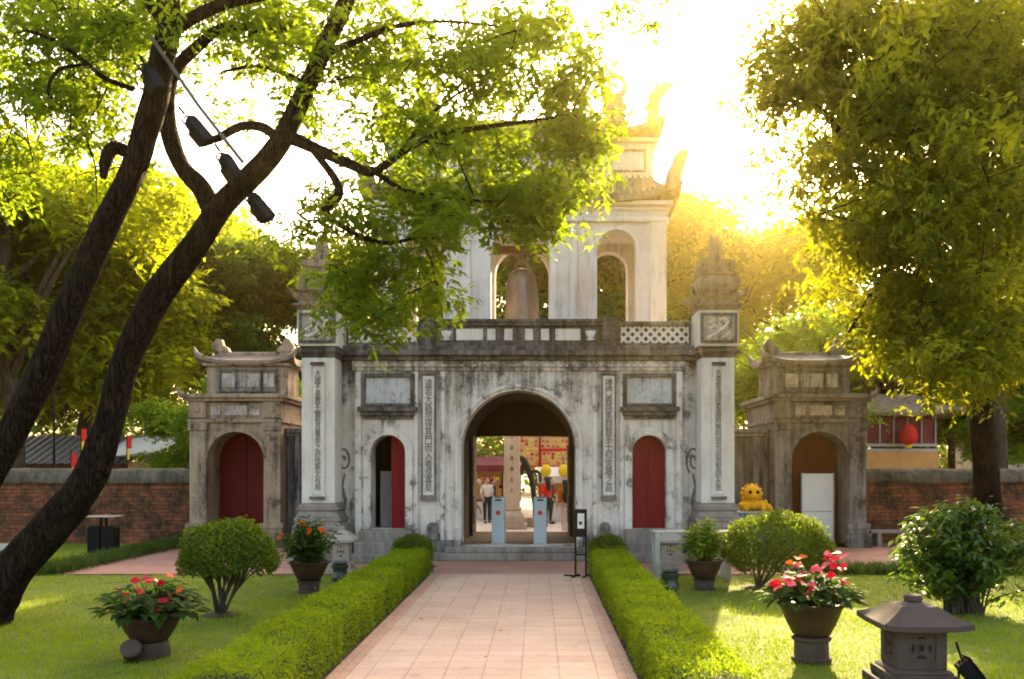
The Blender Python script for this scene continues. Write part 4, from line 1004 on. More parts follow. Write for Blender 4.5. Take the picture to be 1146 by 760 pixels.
# --- trees beyond the gate and the walls
def make_tree(name, h, rx, rz, seed, leaf, L, nclump, per=7, trunk_r=.25, flat=.55, bark='bark2', layered=False):
    g = np.random.default_rng(seed); rp = random.Random(seed)
    t = bpy.data.objects.new(name, None); C.objects.link(t)
    mb = MB(); zc = h-rz
    top = np.array((rp.uniform(-.3,.3), rp.uniform(-.3,.3), zc+rz*.4))
    p, r = smooth_path([(0,0,-.05),(rp.uniform(-.15,.15),0,zc*.35),(rp.uniform(-.3,.3),rp.uniform(-.2,.2),zc*.75),top], [trunk_r*1.2,trunk_r,trunk_r*.75,trunk_r*.25]); mb.tube(p, r, 9, wob=.08, seed=seed)
    tips = []
    for k in range(9):
        a = 2*math.pi*k/9+rp.uniform(-.3,.3); b0 = p[int(len(p)*rp.uniform(.45,.85))]; e = np.array((rx*.75*math.cos(a), rx*.75*math.sin(a), zc+rz*rp.uniform(-.35,.6)))
        mid = (b0+e)/2+np.array((0,0,.12*rx)); q, rq = smooth_path([b0,mid,e],[trunk_r*.45,trunk_r*.28,trunk_r*.08],4); mb.tube(q, rq, 6, wob=.05, seed=seed+k); tips += list(q[2:])
    mb.build('trunk', M[bark], t, smooth=60)
    # lobes
    lob = [np.array((0,0,zc+rz*.35))]
    for k in range(11):
        a = rp.uniform(0,6.28); q = rp.uniform(.45,.8); lob.append(np.array((rx*q*math.cos(a), rx*q*math.sin(a), zc+rz*rp.uniform(-.7,.62))))
    cl = []
    for _ in range(nclump):
        b = lob[g.integers(len(lob))]; d = nrm(g.normal(0,1,3)); d[2] = abs(d[2])*1.0-.25 if layered else d[2]
        s = g.uniform(.55,1.0)**.6*rx*.42; cl.append(b+d*s*np.array((1,1,flat)))
    cl = np.array(cl); sp = L*1.6
    C0 = np.repeat(cl, per, 0)+g.normal(0,1,(len(cl)*per,3))*np.array([1,1,.6])*L*1.7
    V, Q = spray_leaves(C0, g, 8, L, L*.42, sp, .4); raw_mesh('crown', V, Q, M[leaf], t)
    return t
def place(src, first, x, y, s, rz, label, group):
    if first: o = src
    else:
        o = src.copy(); C.objects.link(o)
        for ch in src.children:
            c = ch.copy(); C.objects.link(c); c.parent = o
    o.location = (x,y,-.02); o.scale = (s,s,s); o.rotation_euler = (0,0,rz)
    o['label'] = label; o['category'] = 'tree'; o['group'] = group
    return o
G1 = 'trees beyond the gate and walls'
dk = make_tree('dark_tree', 14, 5.0, 5.2, 11, 'leaf_dark', .32, 900)
place(dk, True, X(245,42), 42, 1.0, 0, 'tall dark green tree behind the tan side gate', G1)
place(dk, False, X(120,46), 46, 1.05, 2.1, 'tall dark green tree behind the brick wall, left of the one by the tan gate', G1)
place(dk, False, X(350,50), 50, 1.08, 4.0, 'tall dark green tree showing beside the left pillar top', G1)
place(dk, False, X(1065,38), 38, .66, 1.2, 'dark spreading tree behind the maroon lattice building', G1)
place(dk, False, X(1180,34), 34, .75, 3.0, 'dark tree at the right edge behind the brick wall', G1)
place(dk, False, X(700,52), 52, 1.36, 5.0, 'dark green tree seen through the right tower arch', G1)
place(dk, False, X(575,54), 54, 1.36, .7, 'dark green tree seen through the middle tower arch', G1)
yl = make_tree('yellow_green_tree', 13, 4.2, 5.0, 12, 'leaf_yellow', .28, 800)
place(yl, True, X(15,30), 30, 1.2, 0, 'yellow backlit tree at the left edge behind the brick wall', G1)
place(yl, False, X(-70,24.9+6), 31, 1.15, 1.9, 'tall yellow backlit tree partly outside the left edge', G1)
place(yl, False, X(95,36), 36, 1.15, 3.3, 'yellow green tree above the grey tin roof', G1)
place(yl, False, X(170,60), 60, 1.9, 5.1, 'very tall yellow green tree far behind the dark trees on the left', G1)
place(yl, False, X(790,52), 52, 1.42, .9, 'tall sunlit yellow tree just right of the tower', G1)
place(yl, False, X(870,54), 54, 1.48, 2.5, 'tall sunlit yellow tree between the tower and the large right tree', G1)
place(yl, False, X(440,46), 46, 1.2, 4.4, 'yellow green tree behind the left side of the tower', G1)
lm = make_tree('lime_green_tree', 8, 2.9, 2.7, 13, 'leaf_lime', .20, 620, layered=True)
place(lm, True, X(905,31), 31, 1.08, 0, 'rounded lime green tree behind the grey side gate', G1)
place(lm, False, X(275,29.5), 29.5, .78, 1.4, 'bright lime green tree right behind the tan side gate', G1)
place(lm, False, X(225,31), 31, .62, 2.9, 'low lime green tree left of the tan side gate roof', G1)
place(lm, False, X(985,38), 38, 1.15, 4.2, 'lime green tree rising behind the maroon lattice building', G1)
place(lm, False, X(1150,33), 33, .70, 5.2, 'lime green tree behind the trunk of the large right tree', G1)
# far wood closing the view
g = np.random.default_rng(77); n = 2600
a = g.uniform(-1.25,1.25,n); rad_ = g.uniform(70,95,n); zz = g.uniform(0,1,n)**.8*(9+4*np.sin(a*9)+2.5*np.sin(a*23+1))
C0 = np.stack([np.sin(a)*rad_, np.cos(a)*rad_, zz], 1); C0 = np.repeat(C0, 3, 0)+g.normal(0,.8,(n*3,3))
V, Q = spray_leaves(C0, g, 8, .85, .4, 1.1, .3); o = raw_mesh('far_wood', V, Q, M['leaf_dark']); o['kind'] = 'stuff'; o['label'] = 'far line of trees closing the view beyond the courtyard'; o['category'] = 'wood'

# ------------------------------------------------------------------ potted plants
def big_leaf(mb, base, d, up, L, W):
    d = Vector(d).normalized(); s = d.cross(Vector(up)).normalized(); n = s.cross(d); b = Vector(base)
    pts = [b, b+d*L*.12+s*W*.38-n*.0, b+d*L*.38+s*W*.5+n*L*.07, b+d*L*.72+s*W*.3+n*L*.03, b+d*L-n*L*.10, b+d*L*.72-s*W*.3+n*L*.03, b+d*L*.38-s*W*.5+n*L*.07, b+d*L*.12-s*W*.38, b+d*L*.38-n*L*.02, b+d*L*.72-n*L*.04]
    mb.add(pts, [(0,1,2,8),(8,2,3,9),(9,3,4),(4,5,9),(9,5,6,8),(8,6,7,0)])
def pot_mesh(r, h, z0):
    return MB().lathe([(r*.50,z0),(r*.58,z0+h*.06),(r*.78,z0+h*.45),(r*.93,z0+h*.82),(r*.97,z0+h*.90),(r*1.04,z0+h*.92),(r*1.05,z0+h),(r*.95,z0+h),(r*.93,z0+h*.92),(r*.02,z0+h*.90)], 28)
def potted(name, x, y, r, zb, zr, label, kind, stand='stone', seed=0, group='potted plants on the lawn'):
    t = thing(name, label, 'potted plant', (x,y,0), group); rr = random.Random(seed)
    mb = MB()
    if stand == 'round': mb.lathe([(r*.62,0),(r*.64,zb*.5),(r*.56,zb-.003)], 18)
    else: mb.lathe([(r*.60,0),(r*.62,zb*.18),(r*.53,zb*.24),(r*.52,zb*.8),(r*.60,zb*.86),(r*.62,zb-.003)], 18)
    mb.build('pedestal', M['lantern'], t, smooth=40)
    pot_mesh(r, zr-zb, zb).build('pot', M['pot'], t, smooth=40)
    mb = MB(); mb.lathe([(r*.92,zr-.05),(r*.5,zr-.02),(.01,zr-.01)], 20); mb.build('soil', M['soil'], t, smooth=60)
    lf = MB(); st = MB(); flowers = []
    if kind == 'anthurium_left' or kind == 'anthurium_right':
        wid, hgt = (.50,.40) if kind == 'anthurium_left' else (.46,.34)
        for k in range(230):
            a = rr.uniform(0,6.28); q = math.sqrt(rr.uniform(.02,1)); e = Vector((wid*q*math.cos(a), wid*.85*q*math.sin(a), zr+hgt*rr.uniform(.2,1)*(1-.5*q*q)-.02*q))
            b0 = Vector((e.x*.25,e.y*.25,zr-.03)); st.tube([b0,(b0+e)/2+Vector((0,0,.05)),e],[.006,.005,.003],4,cap=False)
            d = Vector((math.cos(a)+rr.uniform(-.5,.5), math.sin(a)+rr.uniform(-.5,.5), rr.uniform(-.7,.25))); big_leaf(lf, e, d, (0,0,1), rr.uniform(.10,.18), rr.uniform(.08,.125))
        nf = 9 if kind == 'anthurium_left' else 14
        fl = [(.14,.42,'r'),(-.16,.22,'r'),(.05,.10,'r'),(.30,.20,'r'),(-.28,.30,'p'),(.24,.36,'r'),(.02,.30,'r'),(.36,.44,'o'),(.10,.18,'r'),(-.05,.40,'r'),(.20,.12,'r'),(.42,.30,'o')] if kind == 'anthurium_left' else \
             [(-.26,.44,'o'),(-.15,.40,'p'),(.12,.46,'r'),(.20,.42,'r'),(.16,.52,'p'),(-.32,.30,'p'),(-.22,.30,'r'),(-.05,.34,'p'),(.04,.38,'p'),(.10,.30,'r'),(.24,.48,'r'),(-.42,.20,'r'),(.30,.22,'p'),(-.36,.24,'p'),(-.30,.18,'p'),(-.10,.22,'p'),(-.14,.15,'r'),(.26,.38,'r'),(-.40,.12,'p'),(-.2,.48,'o')]
        for (fx,fz,c) in fl:
            e = Vector((fx*.95, rr.uniform(-.32,-.08), zr+fz)); st.tube([(fx*.2,0,zr-.02),(fx*.6,-.05,zr+fz*.7),e],[.006,.005,.004],5,cap=False)
            M_ = MB(); flowers.append((c, M_))
            big_leaf(M_, e, (rr.uniform(-1,1),-.5,rr.uniform(-.2,.7)), (0,-.5,1), rr.uniform(.10,.15), rr.uniform(.09,.12))
            big_leaf(M_, e, (rr.uniform(-1,1),-.3,rr.uniform(-.4,.3)), (0,-.8,.6), rr.uniform(.08,.11), rr.uniform(.07,.10))
    else:
        wid, hgt = (.50,.72) if kind == 'bushy_left' else (.40,.66)
        for k in range(38):
            a = rr.uniform(0,6.28); q = rr.uniform(.2,1); e = Vector((wid*q*math.cos(a), wid*q*math.sin(a), zr+hgt*rr.uniform(.45,1)*(1-.3*q*q)))
            b0 = Vector((e.x*.2,e.y*.2,zr-.03)); st.tube([b0,b0*.5+e*.5+Vector((0,0,.04)),e],[.010,.008,.004],5,cap=False)
            for j in range(30):
                f = rr.uniform(.25,1.02); c = b0.lerp(e,f)+Vector((rr.gauss(0,.05),rr.gauss(0,.05),rr.gauss(0,.05)))
                big_leaf(lf, c, (rr.gauss(0,1),rr.gauss(0,1),rr.uniform(-.6,.5)), (rr.gauss(0,.3),rr.gauss(0,.3),1), rr.uniform(.10,.16), rr.uniform(.045,.07))
        if kind == 'bushy_left':
            for (fx,fz) in ((-.02,.62),(.28,.54),(-.38,.42),(.1,.5)):
                org = MB(); flowers.append(('o', org))
                for j in range(4): big_leaf(org, (fx,-.3,zr+fz), (rr.gauss(0,1),-.5,rr.gauss(0,1)), (0,-1,.3), .08, .06)
    st.build('stem', M['potleaf'], t)
    lf.build('foliage', M['potlime'] if kind == 'bushy_right' else M['potleaf'], t, smooth=80)
    for c, q in flowers: nm = {'r':'red','p':'pink','o':'orange'}[c]; q.build(nm+'_flower', M[nm+'flower'], t, smooth=80)
    return t
potted('flower_pot', X(168,9.57), 9.57, .325, .17, .44, 'dark bowl pot of broad leaves and red flowers low on the left lawn', 'anthurium_left', 'round', 1)
potted('flower_pot', X(908,9.35), 9.35, .335, .27, .62, 'brown pot on a stone pedestal with red and pink flowers on the right lawn', 'anthurium_right', 'stone', 2)
potted('flower_pot', X(346,14.5), 14.5, .32, .20, .51, 'brown pot of a leafy shrub with a few orange blooms by the left hedge', 'bushy_left', 'stone', 3)
potted('flower_pot', X(788,14.9), 14.9, .31, .17, .50, 'brown pot of a yellow green shrub beside the white table', 'bushy_right', 'stone', 4)
def uplight(px, py, d, label, mat='lantern'):
    t = thing('ground_spotlight', label, 'lamp', (X(px,d), d, 0), 'spotlights set in the grass'); t.rotation_euler = (0,0,.3)
    mb = MB(); Mx = Matrix.Translation((0,0,.11)) @ Matrix.Rotation(R(50),4,'X'); q = MB().lathe([(.05,-.10),(.085,-.06),(.10,.06),(.105,.08),(.09,.085),(.02,.07)], 16)
    q.v = [tuple(Mx @ Vector(p)) for p in q.v]; q.build('housing', M[mat], t, smooth=40)
    mb.tube([(0,0,-.02),(0,0,.10)], .02, 8); mb.box(-.07,.07,-.05,.05,-.01,.015); mb.build('stake', M['iron'], t)
uplight(147,732,9.3,'grey round spotlight leaning against the base of the left flower bowl')
uplight(8,690,11.9,'grey spotlight at the foot of the leaning dark tree')

# leafy shrub on the right lawn
def leafy_shrub(x, y):
    t = thing('leafy_shrub', 'big leafy dark green shrub with drooping leaves on the right lawn', 'shrub', (x,y,0)); rr = random.Random(9); g = np.random.default_rng(9)
    mb = MB(); PP=[];DD=[];NN=[]
    for k in range(120):
        a = rr.uniform(0,6.28); q = math.sqrt(rr.uniform(0,1)); R_ = .98
        e = np.array((R_*q*math.cos(a), R_*.85*q*math.sin(a), 1.58-.55*q*q-rr.uniform(0,.45)*(1 if q > .3 else .4)))
        if k % 9 == 0: e[2] *= .5
        b = np.array((rr.uniform(-.22,.22), rr.uniform(-.18,.18), -.02)); mid = b*.7+e*.3+np.array((0,0,.30*e[2]))
        p, r = smooth_path([b,mid,e],[.016,.012,.005],4); mb.tube(p, r, 5)
        for j in range(56):
            f = rr.uniform(.45,1.0); i = min(len(p)-1,int(f*len(p))); c = p[i]+g.normal(0,.06,3); aa = g.uniform(0,6.28)
            PP.append(c); DD.append((math.cos(aa),math.sin(aa),g.uniform(-1.0,.1))); NN.append((g.normal(0,.35),g.normal(0,.35),1))
    mb.build('stem', M['bark2'], t, smooth=60)
    k = len(PP); V, Q = leaf_arrays(np.array(PP), np.array(DD), np.array(NN), .16*g.uniform(.7,1.2,k), .058*g.uniform(.8,1.2,k), .10); raw_mesh('foliage', V, Q, M['shrub'], t)
leafy_shrub(X(1078,12.5), 12.5)

# border grasses
def tuft_row(pts, label, n, h=.28):
    g = np.random.default_rng(3); k = n; i = g.integers(len(pts)-1, size=k); f = g.random(k)
    A = np.array(pts); base = A[i]*(1-f[:,None])+A[i+1]*f[:,None]; base = np.stack([base[:,0]+g.normal(0,.16,k), base[:,1]+g.normal(0,.16,k), np.full(k,-.01)],1)
    a = g.uniform(0,6.28,k); lean = g.uniform(.2,1.3,k); D = np.stack([np.cos(a)*lean, np.sin(a)*lean, np.ones(k)],1); N = np.stack([-np.cos(a),-np.sin(a),lean],1)
    V, Q = leaf_arrays(base, D, N, h*g.uniform(.6,1.25,k), .022, .12); o = raw_mesh('border_grass', V, Q, M['border']); o['kind'] = 'stuff'; o['label'] = label; o['category'] = 'ground cover'
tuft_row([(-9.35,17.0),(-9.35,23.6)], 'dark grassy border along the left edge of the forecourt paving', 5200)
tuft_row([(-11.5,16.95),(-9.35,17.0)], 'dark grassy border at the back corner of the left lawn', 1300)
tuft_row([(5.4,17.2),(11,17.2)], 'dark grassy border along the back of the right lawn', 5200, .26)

# ------------------------------------------------------------------ stone lanterns
def stone_lantern(x, y, s, label, mat, rz=0, sz=None):
    t = thing('stone_lantern', label, 'lantern', (x,y,0), 'stone garden lanterns', rz); t.scale = (s,s,sz or s)
    mb = MB(); mb.box(-.43,.43,-.43,.43,-.02,.08).box(-.36,.36,-.36,.36,.082,.16).taper(0,0,.162,.2,.33,.33,.29,.29); mb.build('base', mat, t, bevel=.015)
    mb = MB(); w, z0, z1, hh = .265, .202, .58, .09
    for (x0,x1,a,b) in ((-w,-.15,z0,z1),(.15,w,z0,z1),(-.15,.15,z0,z0+.07),(-.15,.15,z1-.07,z1)):
        mb.box(x0,x1,-w,-w+.05,a,b); mb.box(x0,x1,w-.05,w,a,b)
    for (y0,y1,a,b) in ((-w+.05,-.13,z0,z1),(.13,w-.05,z0,z1),(-.13,.13,z0,z0+.07),(-.13,.13,z1-.07,z1)):
        mb.box(-w,-w+.05,y0,y1,a,b); mb.box(w-.05,w,y0,y1,a,b)
    mb.build('light_box', mat, t)
    mb = MB(); mb.box(-.2,.2,-.2,.2,z0,z1); mb.build('hollow', M['hole_shade'], t)  # solid block coloured as the shade inside the light box
    mb = MB(); slots = []                                            # carved screens; round eye and slots are dark plates painted as shade
    for rot in range(4):
        Rm = Matrix.Rotation(math.pi/2*rot,4,'Z'); zc = .39
        mb.box(-.15,.15,-.243,-.225,z0+.07,z1-.07,Rm)
        ring = [Rm @ Vector((.045*math.cos(a),-.243,zc+.045*math.sin(a))) for a in [2*math.pi*k/14 for k in range(15)]]; mb.tube(ring, .012, 5)
        def slot(poly): q_ = MB(); q_.prism(poly,-.2455,-.2425,Rm); slots.append(q_)
        slot([(.03*math.cos(2*math.pi*k/12),zc+.03*math.sin(2*math.pi*k/12)) for k in range(12)])
        slot([(-.06,zc-.095),(.06,zc-.095),(.035,zc-.065),(-.035,zc-.065)]); slot([(-.05,zc+.085),(.05,zc+.085),(.03,zc+.105),(-.03,zc+.105)])
        for q in (-1,1): slot([(q*.09-.012,zc-.035),(q*.09+.012,zc-.035),(q*.09+.016,zc+.0),(q*.09+.012,zc+.035),(q*.09-.012,zc+.035),(q*.09-.016,zc)])
    sc_ = mb.build('carved_screen', mat, t); [q_.build('slot_shade', M['hole_shade'], sc_) for q_ in slots]
    mb = MB(); mb.roof(0,0,.61,.15,.43,.43,.20,.20,.03,.05,flare=.10,power=6,curve=1.1,n=12); mb.lathe([(.29,.577),(.30,.60)],4,sq=True); mb.build('roof', mat, t, smooth=32)
    mb = MB(); mb.lathe([(.20,.757),(.17,.775),(.10,.785),(.09,.79),(.10,.80),(.10,.835),(.085,.85),(.01,.853)], 18); mb.build('finial', mat, t, smooth=40)
    return t
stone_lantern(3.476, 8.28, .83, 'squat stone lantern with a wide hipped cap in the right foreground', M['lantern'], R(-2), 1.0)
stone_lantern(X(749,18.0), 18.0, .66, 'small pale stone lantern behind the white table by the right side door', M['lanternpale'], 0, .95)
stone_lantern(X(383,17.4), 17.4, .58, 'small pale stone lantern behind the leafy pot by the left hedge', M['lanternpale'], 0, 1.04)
fl = thing('garden_spotlight', 'black spotlight on a bracket leaning beside the foreground stone lantern', 'lamp', (X(1080,8.1), 8.15, 0), 'spotlights set in the grass')
mb = MB(); Mx = Matrix.Translation((.06,0,.16)) @ Matrix.Rotation(R(-38),4,'Y'); mb.box(-.06,.06,-.06,.06,-.12,.12,Mx).box(.06,.075,-.075,.075,-.14,.14,Mx); mb.build('housing', M['iron'], fl, bevel=.012)
mb = MB(); mb.tube([(-.06,0,.44),(.0,0,.26),(.05,0,.16)], .012, 6).tube([(-.03,.02,-.02),(-.02,.02,.26),(.04,0,.18)], .012, 6); mb.build('bracket', M['iron'], fl)
mb = MB(); mb.tube([(.0,.05,.12),(-.09,.08,.08),(-.10,.1,.0)], .008, 6); mb.build('cable', M['iron'], fl)

def green_jar(px, py, d, label):
    t = thing('ceramic_jar', label, 'jar', (X(px,d), d, 0), 'dark green jars on the lawn edge')
    mb = MB(); mb.lathe([(.13,0),(.15,.03),(.15,.10),(.125,.13),(.125,.22),(.15,.25),(.15,.29),(.11,.31)], 18); mb.build('body', M['greenjar'], t, smooth=40)
    mb = MB(); mb.lathe([(.12,.31),(.14,.33),(.12,.36),(.01,.365)], 18); mb.build('lid', M['greenjar'], t, smooth=40)
green_jar(380.5, 648, 16.0, 'dark green jar in front of the pale lantern by the left hedge')
green_jar(750, 661, 14.75, 'dark green jar on the grass beside the yellow green pot')

# white table
tb = thing('white_table', 'white legged table standing behind the yellow green potted shrub', 'table', (X(773,16.4), 16.4, 0))
mb = MB(); mb.box(-.70,.70,-.25,.25,.845,.872); mb.build('table_top', M['whitepaint'], tb, bevel=.01)
for s1 in (-1,1):
    for s2 in (-1,1): mb = MB(); mb.box(s1*.64-.045,s1*.64+.045,s2*.22-.04,s2*.22+.04,-.01,.84); mb.build('leg', M['whitepaint'], tb, bevel=.008)

# signs and bins
sg = thing('notice_stand', 'narrow black stand with a paper notice beside the right hedge end', 'sign', (X(650,16.6), 16.6, .0), None, R(-18))
mb = MB()
for s in (-1,1): mb.box(s*.10-.015,s*.10+.015,-.015,.015,.03,1.26)
mb.box(-.085,.085,-.015,.015,1.22,1.26).box(-.085,.085,-.015,.015,.74,.77).box(-.085,.085,-.015,.015,.40,.43); mb.build('frame', M['iron'], sg)
mb = MB(); mb.box(-.085,.085,-.01,.012,.77,1.22); bd = mb.build('notice_board', M['iron'], sg)
mb = MB(); mb.box(-.06,.07,-.014,-.011,.90,1.18); pp = mb.build('notice', M['paper'], bd)
mb = MB(); mb.box(-.03,.03,-.0175,-.0145,.97,1.03); mb.build('notice_mark', M['iron'], pp)
mb = MB()
for s in (-1,1): mb.box(s*.10-.02,s*.10+.02,-.22,.22,.004,.035)
mb.box(-.32,.0,-.02,.02,.01,.035); mb.build('foot', M['iron'], sg)
lb = thing('plant_label', 'small white label board on a thin stake at the left edge of the lawn', 'sign', (X(4,19), 19, 0))
mb = MB(); mb.box(-.15,.15,-.01,.01,.28,.42); mb.build('board', M['whitepaint'], lb); mb = MB(); mb.tube([(0,.02,-.05),(0,.02,.35)], .012, 6); mb.build('stake', M['iron'], lb)
bn = thing('litter_bin', 'dark double litter bin with a flat pale cover before the brick wall', 'bin', (X(116,20.5), 20.5, 0))
for s in (-1,1):
    mb = MB(); mb.box(s*.16-.145,s*.16+.145,-.16,.16,.08,.66).box(s*.16-.125,s*.16+.125,-.14,.14,.66,.70); mb.build('bin_body', M['iron'], bn, bevel=.015)
mb = MB()
for s in (-1,1): mb.box(s*.06-.02,s*.06+.02,-.03,.03,-.02,.9)
mb.build('post', M['iron'], bn)
mb = MB(); mb.box(-.36,.36,-.22,.22,.9,.93); mb.build('cover', M['metal'], bn, bevel=.008)
bc = thing('stone_bench', 'low stone bench against the dark brick wall right of the grey side gate', 'bench', (X(1000,23.2), 23.2, 0))
mb = MB(); mb.box(-.65,.65,-.2,.2,.34,.42); mb.build('seat', M['steps'], bc, bevel=.015)
for s in (-1,1): mb = MB(); mb.box(s*.42-.06,s*.42+.06,-.16,.16,-.02,.34); mb.build('leg', M['steps'], bc, bevel=.015)

# turnstiles in the arch
def turnstile(px, label):
    t = thing('turnstile_post', label, 'turnstile', (X(px,20.5), 20.5, FLOOR), 'pale blue turnstile posts in the arch')
    mb = MB(); mb.box(-.15,.15,-.0,.9,0,1.06); mb.build('cabinet', M['turnstile'], t, bevel=.02)
    mb = MB(); mb.box(-.08,.08,.04,.16,1.06,1.075).box(-.07,.07,-.012,0,.99,1.03); mb.build('reader', M['iron'], t)
    mb = MB(); q = MB().lathe([(.055,0),(.055,.012),(.01,.013)], 20); q.v = [(x,-z-.001,y+.72) for x,y,z in q.v]; q.build('stop_sign', M['signred'], t)
    mb = MB(); mb.box(-.155,.155,-.01,.91,0,.03); mb.build('foot', M['metal'], t)
turnstile(557.5, 'pale blue turnstile post left of the middle of the arch')
turnstile(604.5, 'pale blue turnstile post right of the middle of the arch')

# yellow figure on a blue draped table
dr = thing('dragon_figure', 'yellow painted crouching figure with dark round eyes on the blue table', 'figure', (X(842,20.4), 20.4, 1.05))
mb = MB(); mb.ball((.0,.0,.12),(.34,.20,.13)).ball((-.02,-.10,.40),(.19,.17,.18)).ball((-.02,-.24,.34),(.10,.08,.07)).tube([(-.02,-.03,.12),(-.02,-.07,.30)], [.14,.11], 10)
mb.tube([(.22,0,.12),(.38,-.02,.08),(.46,-.04,-.02)], [.09,.07,.03], 8)
for k in range(11):
    a = -1.0+math.pi*1.63*k/10; mb.ball((.21*math.cos(a)-.02, .0, .38+.19*math.sin(a)), (.055,.07,.055), 8, 6)
for k in range(6): mb.ball((-.2+.1*k, .02, .25-.01*k), (.05,.05,.05), 8, 6)
for s in (-1,1): mb.tube([(s*.08-.02,-.08,.55),(s*.10-.02,-.05,.63)], [.025,.008], 6); mb.tube([(s*.16,-.1,.12),(s*.2,-.24,.05),(s*.2,-.30,.03)], [.07,.06,.04], 8)
mb.build('body', M['gold'], dr, smooth=60)
mb = MB()
for s in (-1,1): mb.ball((s*.085-.02,-.25,.43),(.04,.03,.045))
mb.build('eye', M['iron'], dr, smooth=60)
bt = thing('draped_table', 'blue draped table between the right pillar and the grey side gate', 'table', (X(838,20.4), 20.4, 0))
mb = MB(); mb.box(-.45,.45,-.3,.3,1.0,1.05); mb.build('table_top', M['metal'], bt, bevel=.01)
mb = MB(); mb.box(-.43,.43,-.28,.28,.02,.998); mb.build('drape', M['blue'], bt, bevel=.02)

# ------------------------------------------------------------------ beyond the gate
col = thing('courtyard_pillar', 'pale stone pillar on a flared base seen through the arch', 'pillar', (X(573,30), 30, 0))
mb = MB(); mb.box(-.5,.5,-.5,.5,-.02,.16).box(-.42,.42,-.42,.42,.162,.42).taper(0,0,.422,.62,.42,.42,.3,.3).box(-.33,.33,-.33,.33,.622,.7); mb.build('pedestal', M['pillarstone'], col, bevel=.02)
mb = MB(); mb.box(-.26,.26,-.26,.26,.702,5.2); sh_ = mb.build('shaft', M['pillarstone'], col, bevel=.02)
mb = MB(); mb.box(-.34,.34,-.34,.34,5.202,5.35).taper(0,0,5.352,5.9,.3,.3,.05,.05); mb.build('cap', M['pillarstone'], col)
mb = MB(); 
for k in range(9): mb.box(-.05,.05,-.268,-.262,1.2+.36*k,1.34+.36*k)
mb.build('worn_mark', M['stonegate'], sh_)
# festive panels: cream cloth hung with red and orange rosettes in a red frame
def rosette_panel(px0, px1, py0, py1, d, label, seed):
    x0, x1, z1, z0 = X(px0,d), X(px1,d), Z(py0,d), Z(py1,d); t = thing('festival_panel', label, 'banner', ((x0+x1)/2, d, 0), 'festival panels in the courtyard'); h = (x1-x0)/2; rr = random.Random(seed)
    mb = MB(); mb.box(-h,h,-.03,.03,z0,z1); pn = mb.build('panel_cloth', M['cream'], t)
    mb = MB(); mb.box(-h-.06,h+.06,-.07,.05,z1,z1+.08).box(-h-.06,h+.06,-.07,.05,z0-.08,z0).box(-h-.06,-h,-.07,.05,-.02,z1).box(h,h+.06,-.07,.05,-.02,z1); mb.build('panel_frame', M['redcloth'], t)
    dots = {'redcloth':MB(),'yellow':MB(),'orangecloth':MB()}; me = pn.data; nx = max(2,int(2*h/.19)); nz = max(2,int((z1-z0)/.19))
    for i in range(nx):
        for j in range(nz):
            c = rr.choice(['redcloth','orangecloth','orangecloth','yellow'])
            dots[c].ball((-h+2*h*(i+.5)/nx+rr.uniform(-.03,.03), -.06, z0+(z1-z0)*(j+.5)/nz+rr.uniform(-.03,.03)), (.07,.05,.07), 8, 5)
    allv = [tuple(v.co) for v in me.vertices]; allf = [tuple(p.vertices) for p in me.polygons]; mi = [0]*len(allf)
    for k, (c, q) in enumerate(dots.items()):
        o_ = len(allv); allv += q.v; allf += [tuple(i+o_ for i in f) for f in q.f]; mi += [k+1]*len(q.f); me.materials.append(M[c])
    me.clear_geometry(); me.from_pydata(allv, [], allf); me.polygons.foreach_set('material_index', mi); me.update()
rosette_panel(582, 603, 470, 521, 38, 'tall cream festival panel of red rosettes beside the pale courtyard pillar', 1)
rosette_panel(605, 648, 468, 502, 38, 'upper wide cream festival panel of rosettes at the right of the arch view', 2)
rosette_panel(606, 648, 505, 521, 37.6, 'lower wide cream festival panel of red rosettes at the right of the arch view', 3)
def stall(px0, px1, pya, d, label, canopy, seed):
    x0, x1 = X(px0,d), X(px1,d); za = Z(pya,d); t = thing('market_stall', label, 'stall', ((x0+x1)/2, d, 0), 'stalls in the courtyard'); h = (x1-x0)/2; rr = random.Random(seed)
    mb = MB(); mb.add([(-h-.2,-.9,za-.25),(h+.2,-.9,za-.25),(h+.2,.9,za+.12),(-h-.2,.9,za+.12),(-h-.2,-.9,za-.3),(h+.2,-.9,za-.3),(h+.2,.9,za+.07),(-h-.2,.9,za+.07)], [(0,1,2,3),(7,6,5,4),(0,4,5,1),(1,5,6,2),(2,6,7,3),(3,7,4,0)])
    mb.box(-h-.2,h+.2,-.93,-.90,za-.5,za-.24); mb.build('canopy', M[canopy], t)
    for s in (-1,1): mb = MB(); mb.tube([(s*h,-.8,-.02),(s*h,-.8,za-.28)], .03, 6); mb.build('post', M['iron'], t)
    mb = MB(); mb.box(-h,h,-.6,.6,.7,.76); ct = mb.build('counter', M['wood'], t)
    mb = MB(); mb.box(-h+.03,h-.03,-.58,.58,.0,.7); mb.build('counter_front', M['palecloth'], ct)
    mb = MB(); mb.box(-h,h,.85,.9,0,za-.1); mb.build('back_cloth', M['ochre'], t)
    return t, h, za
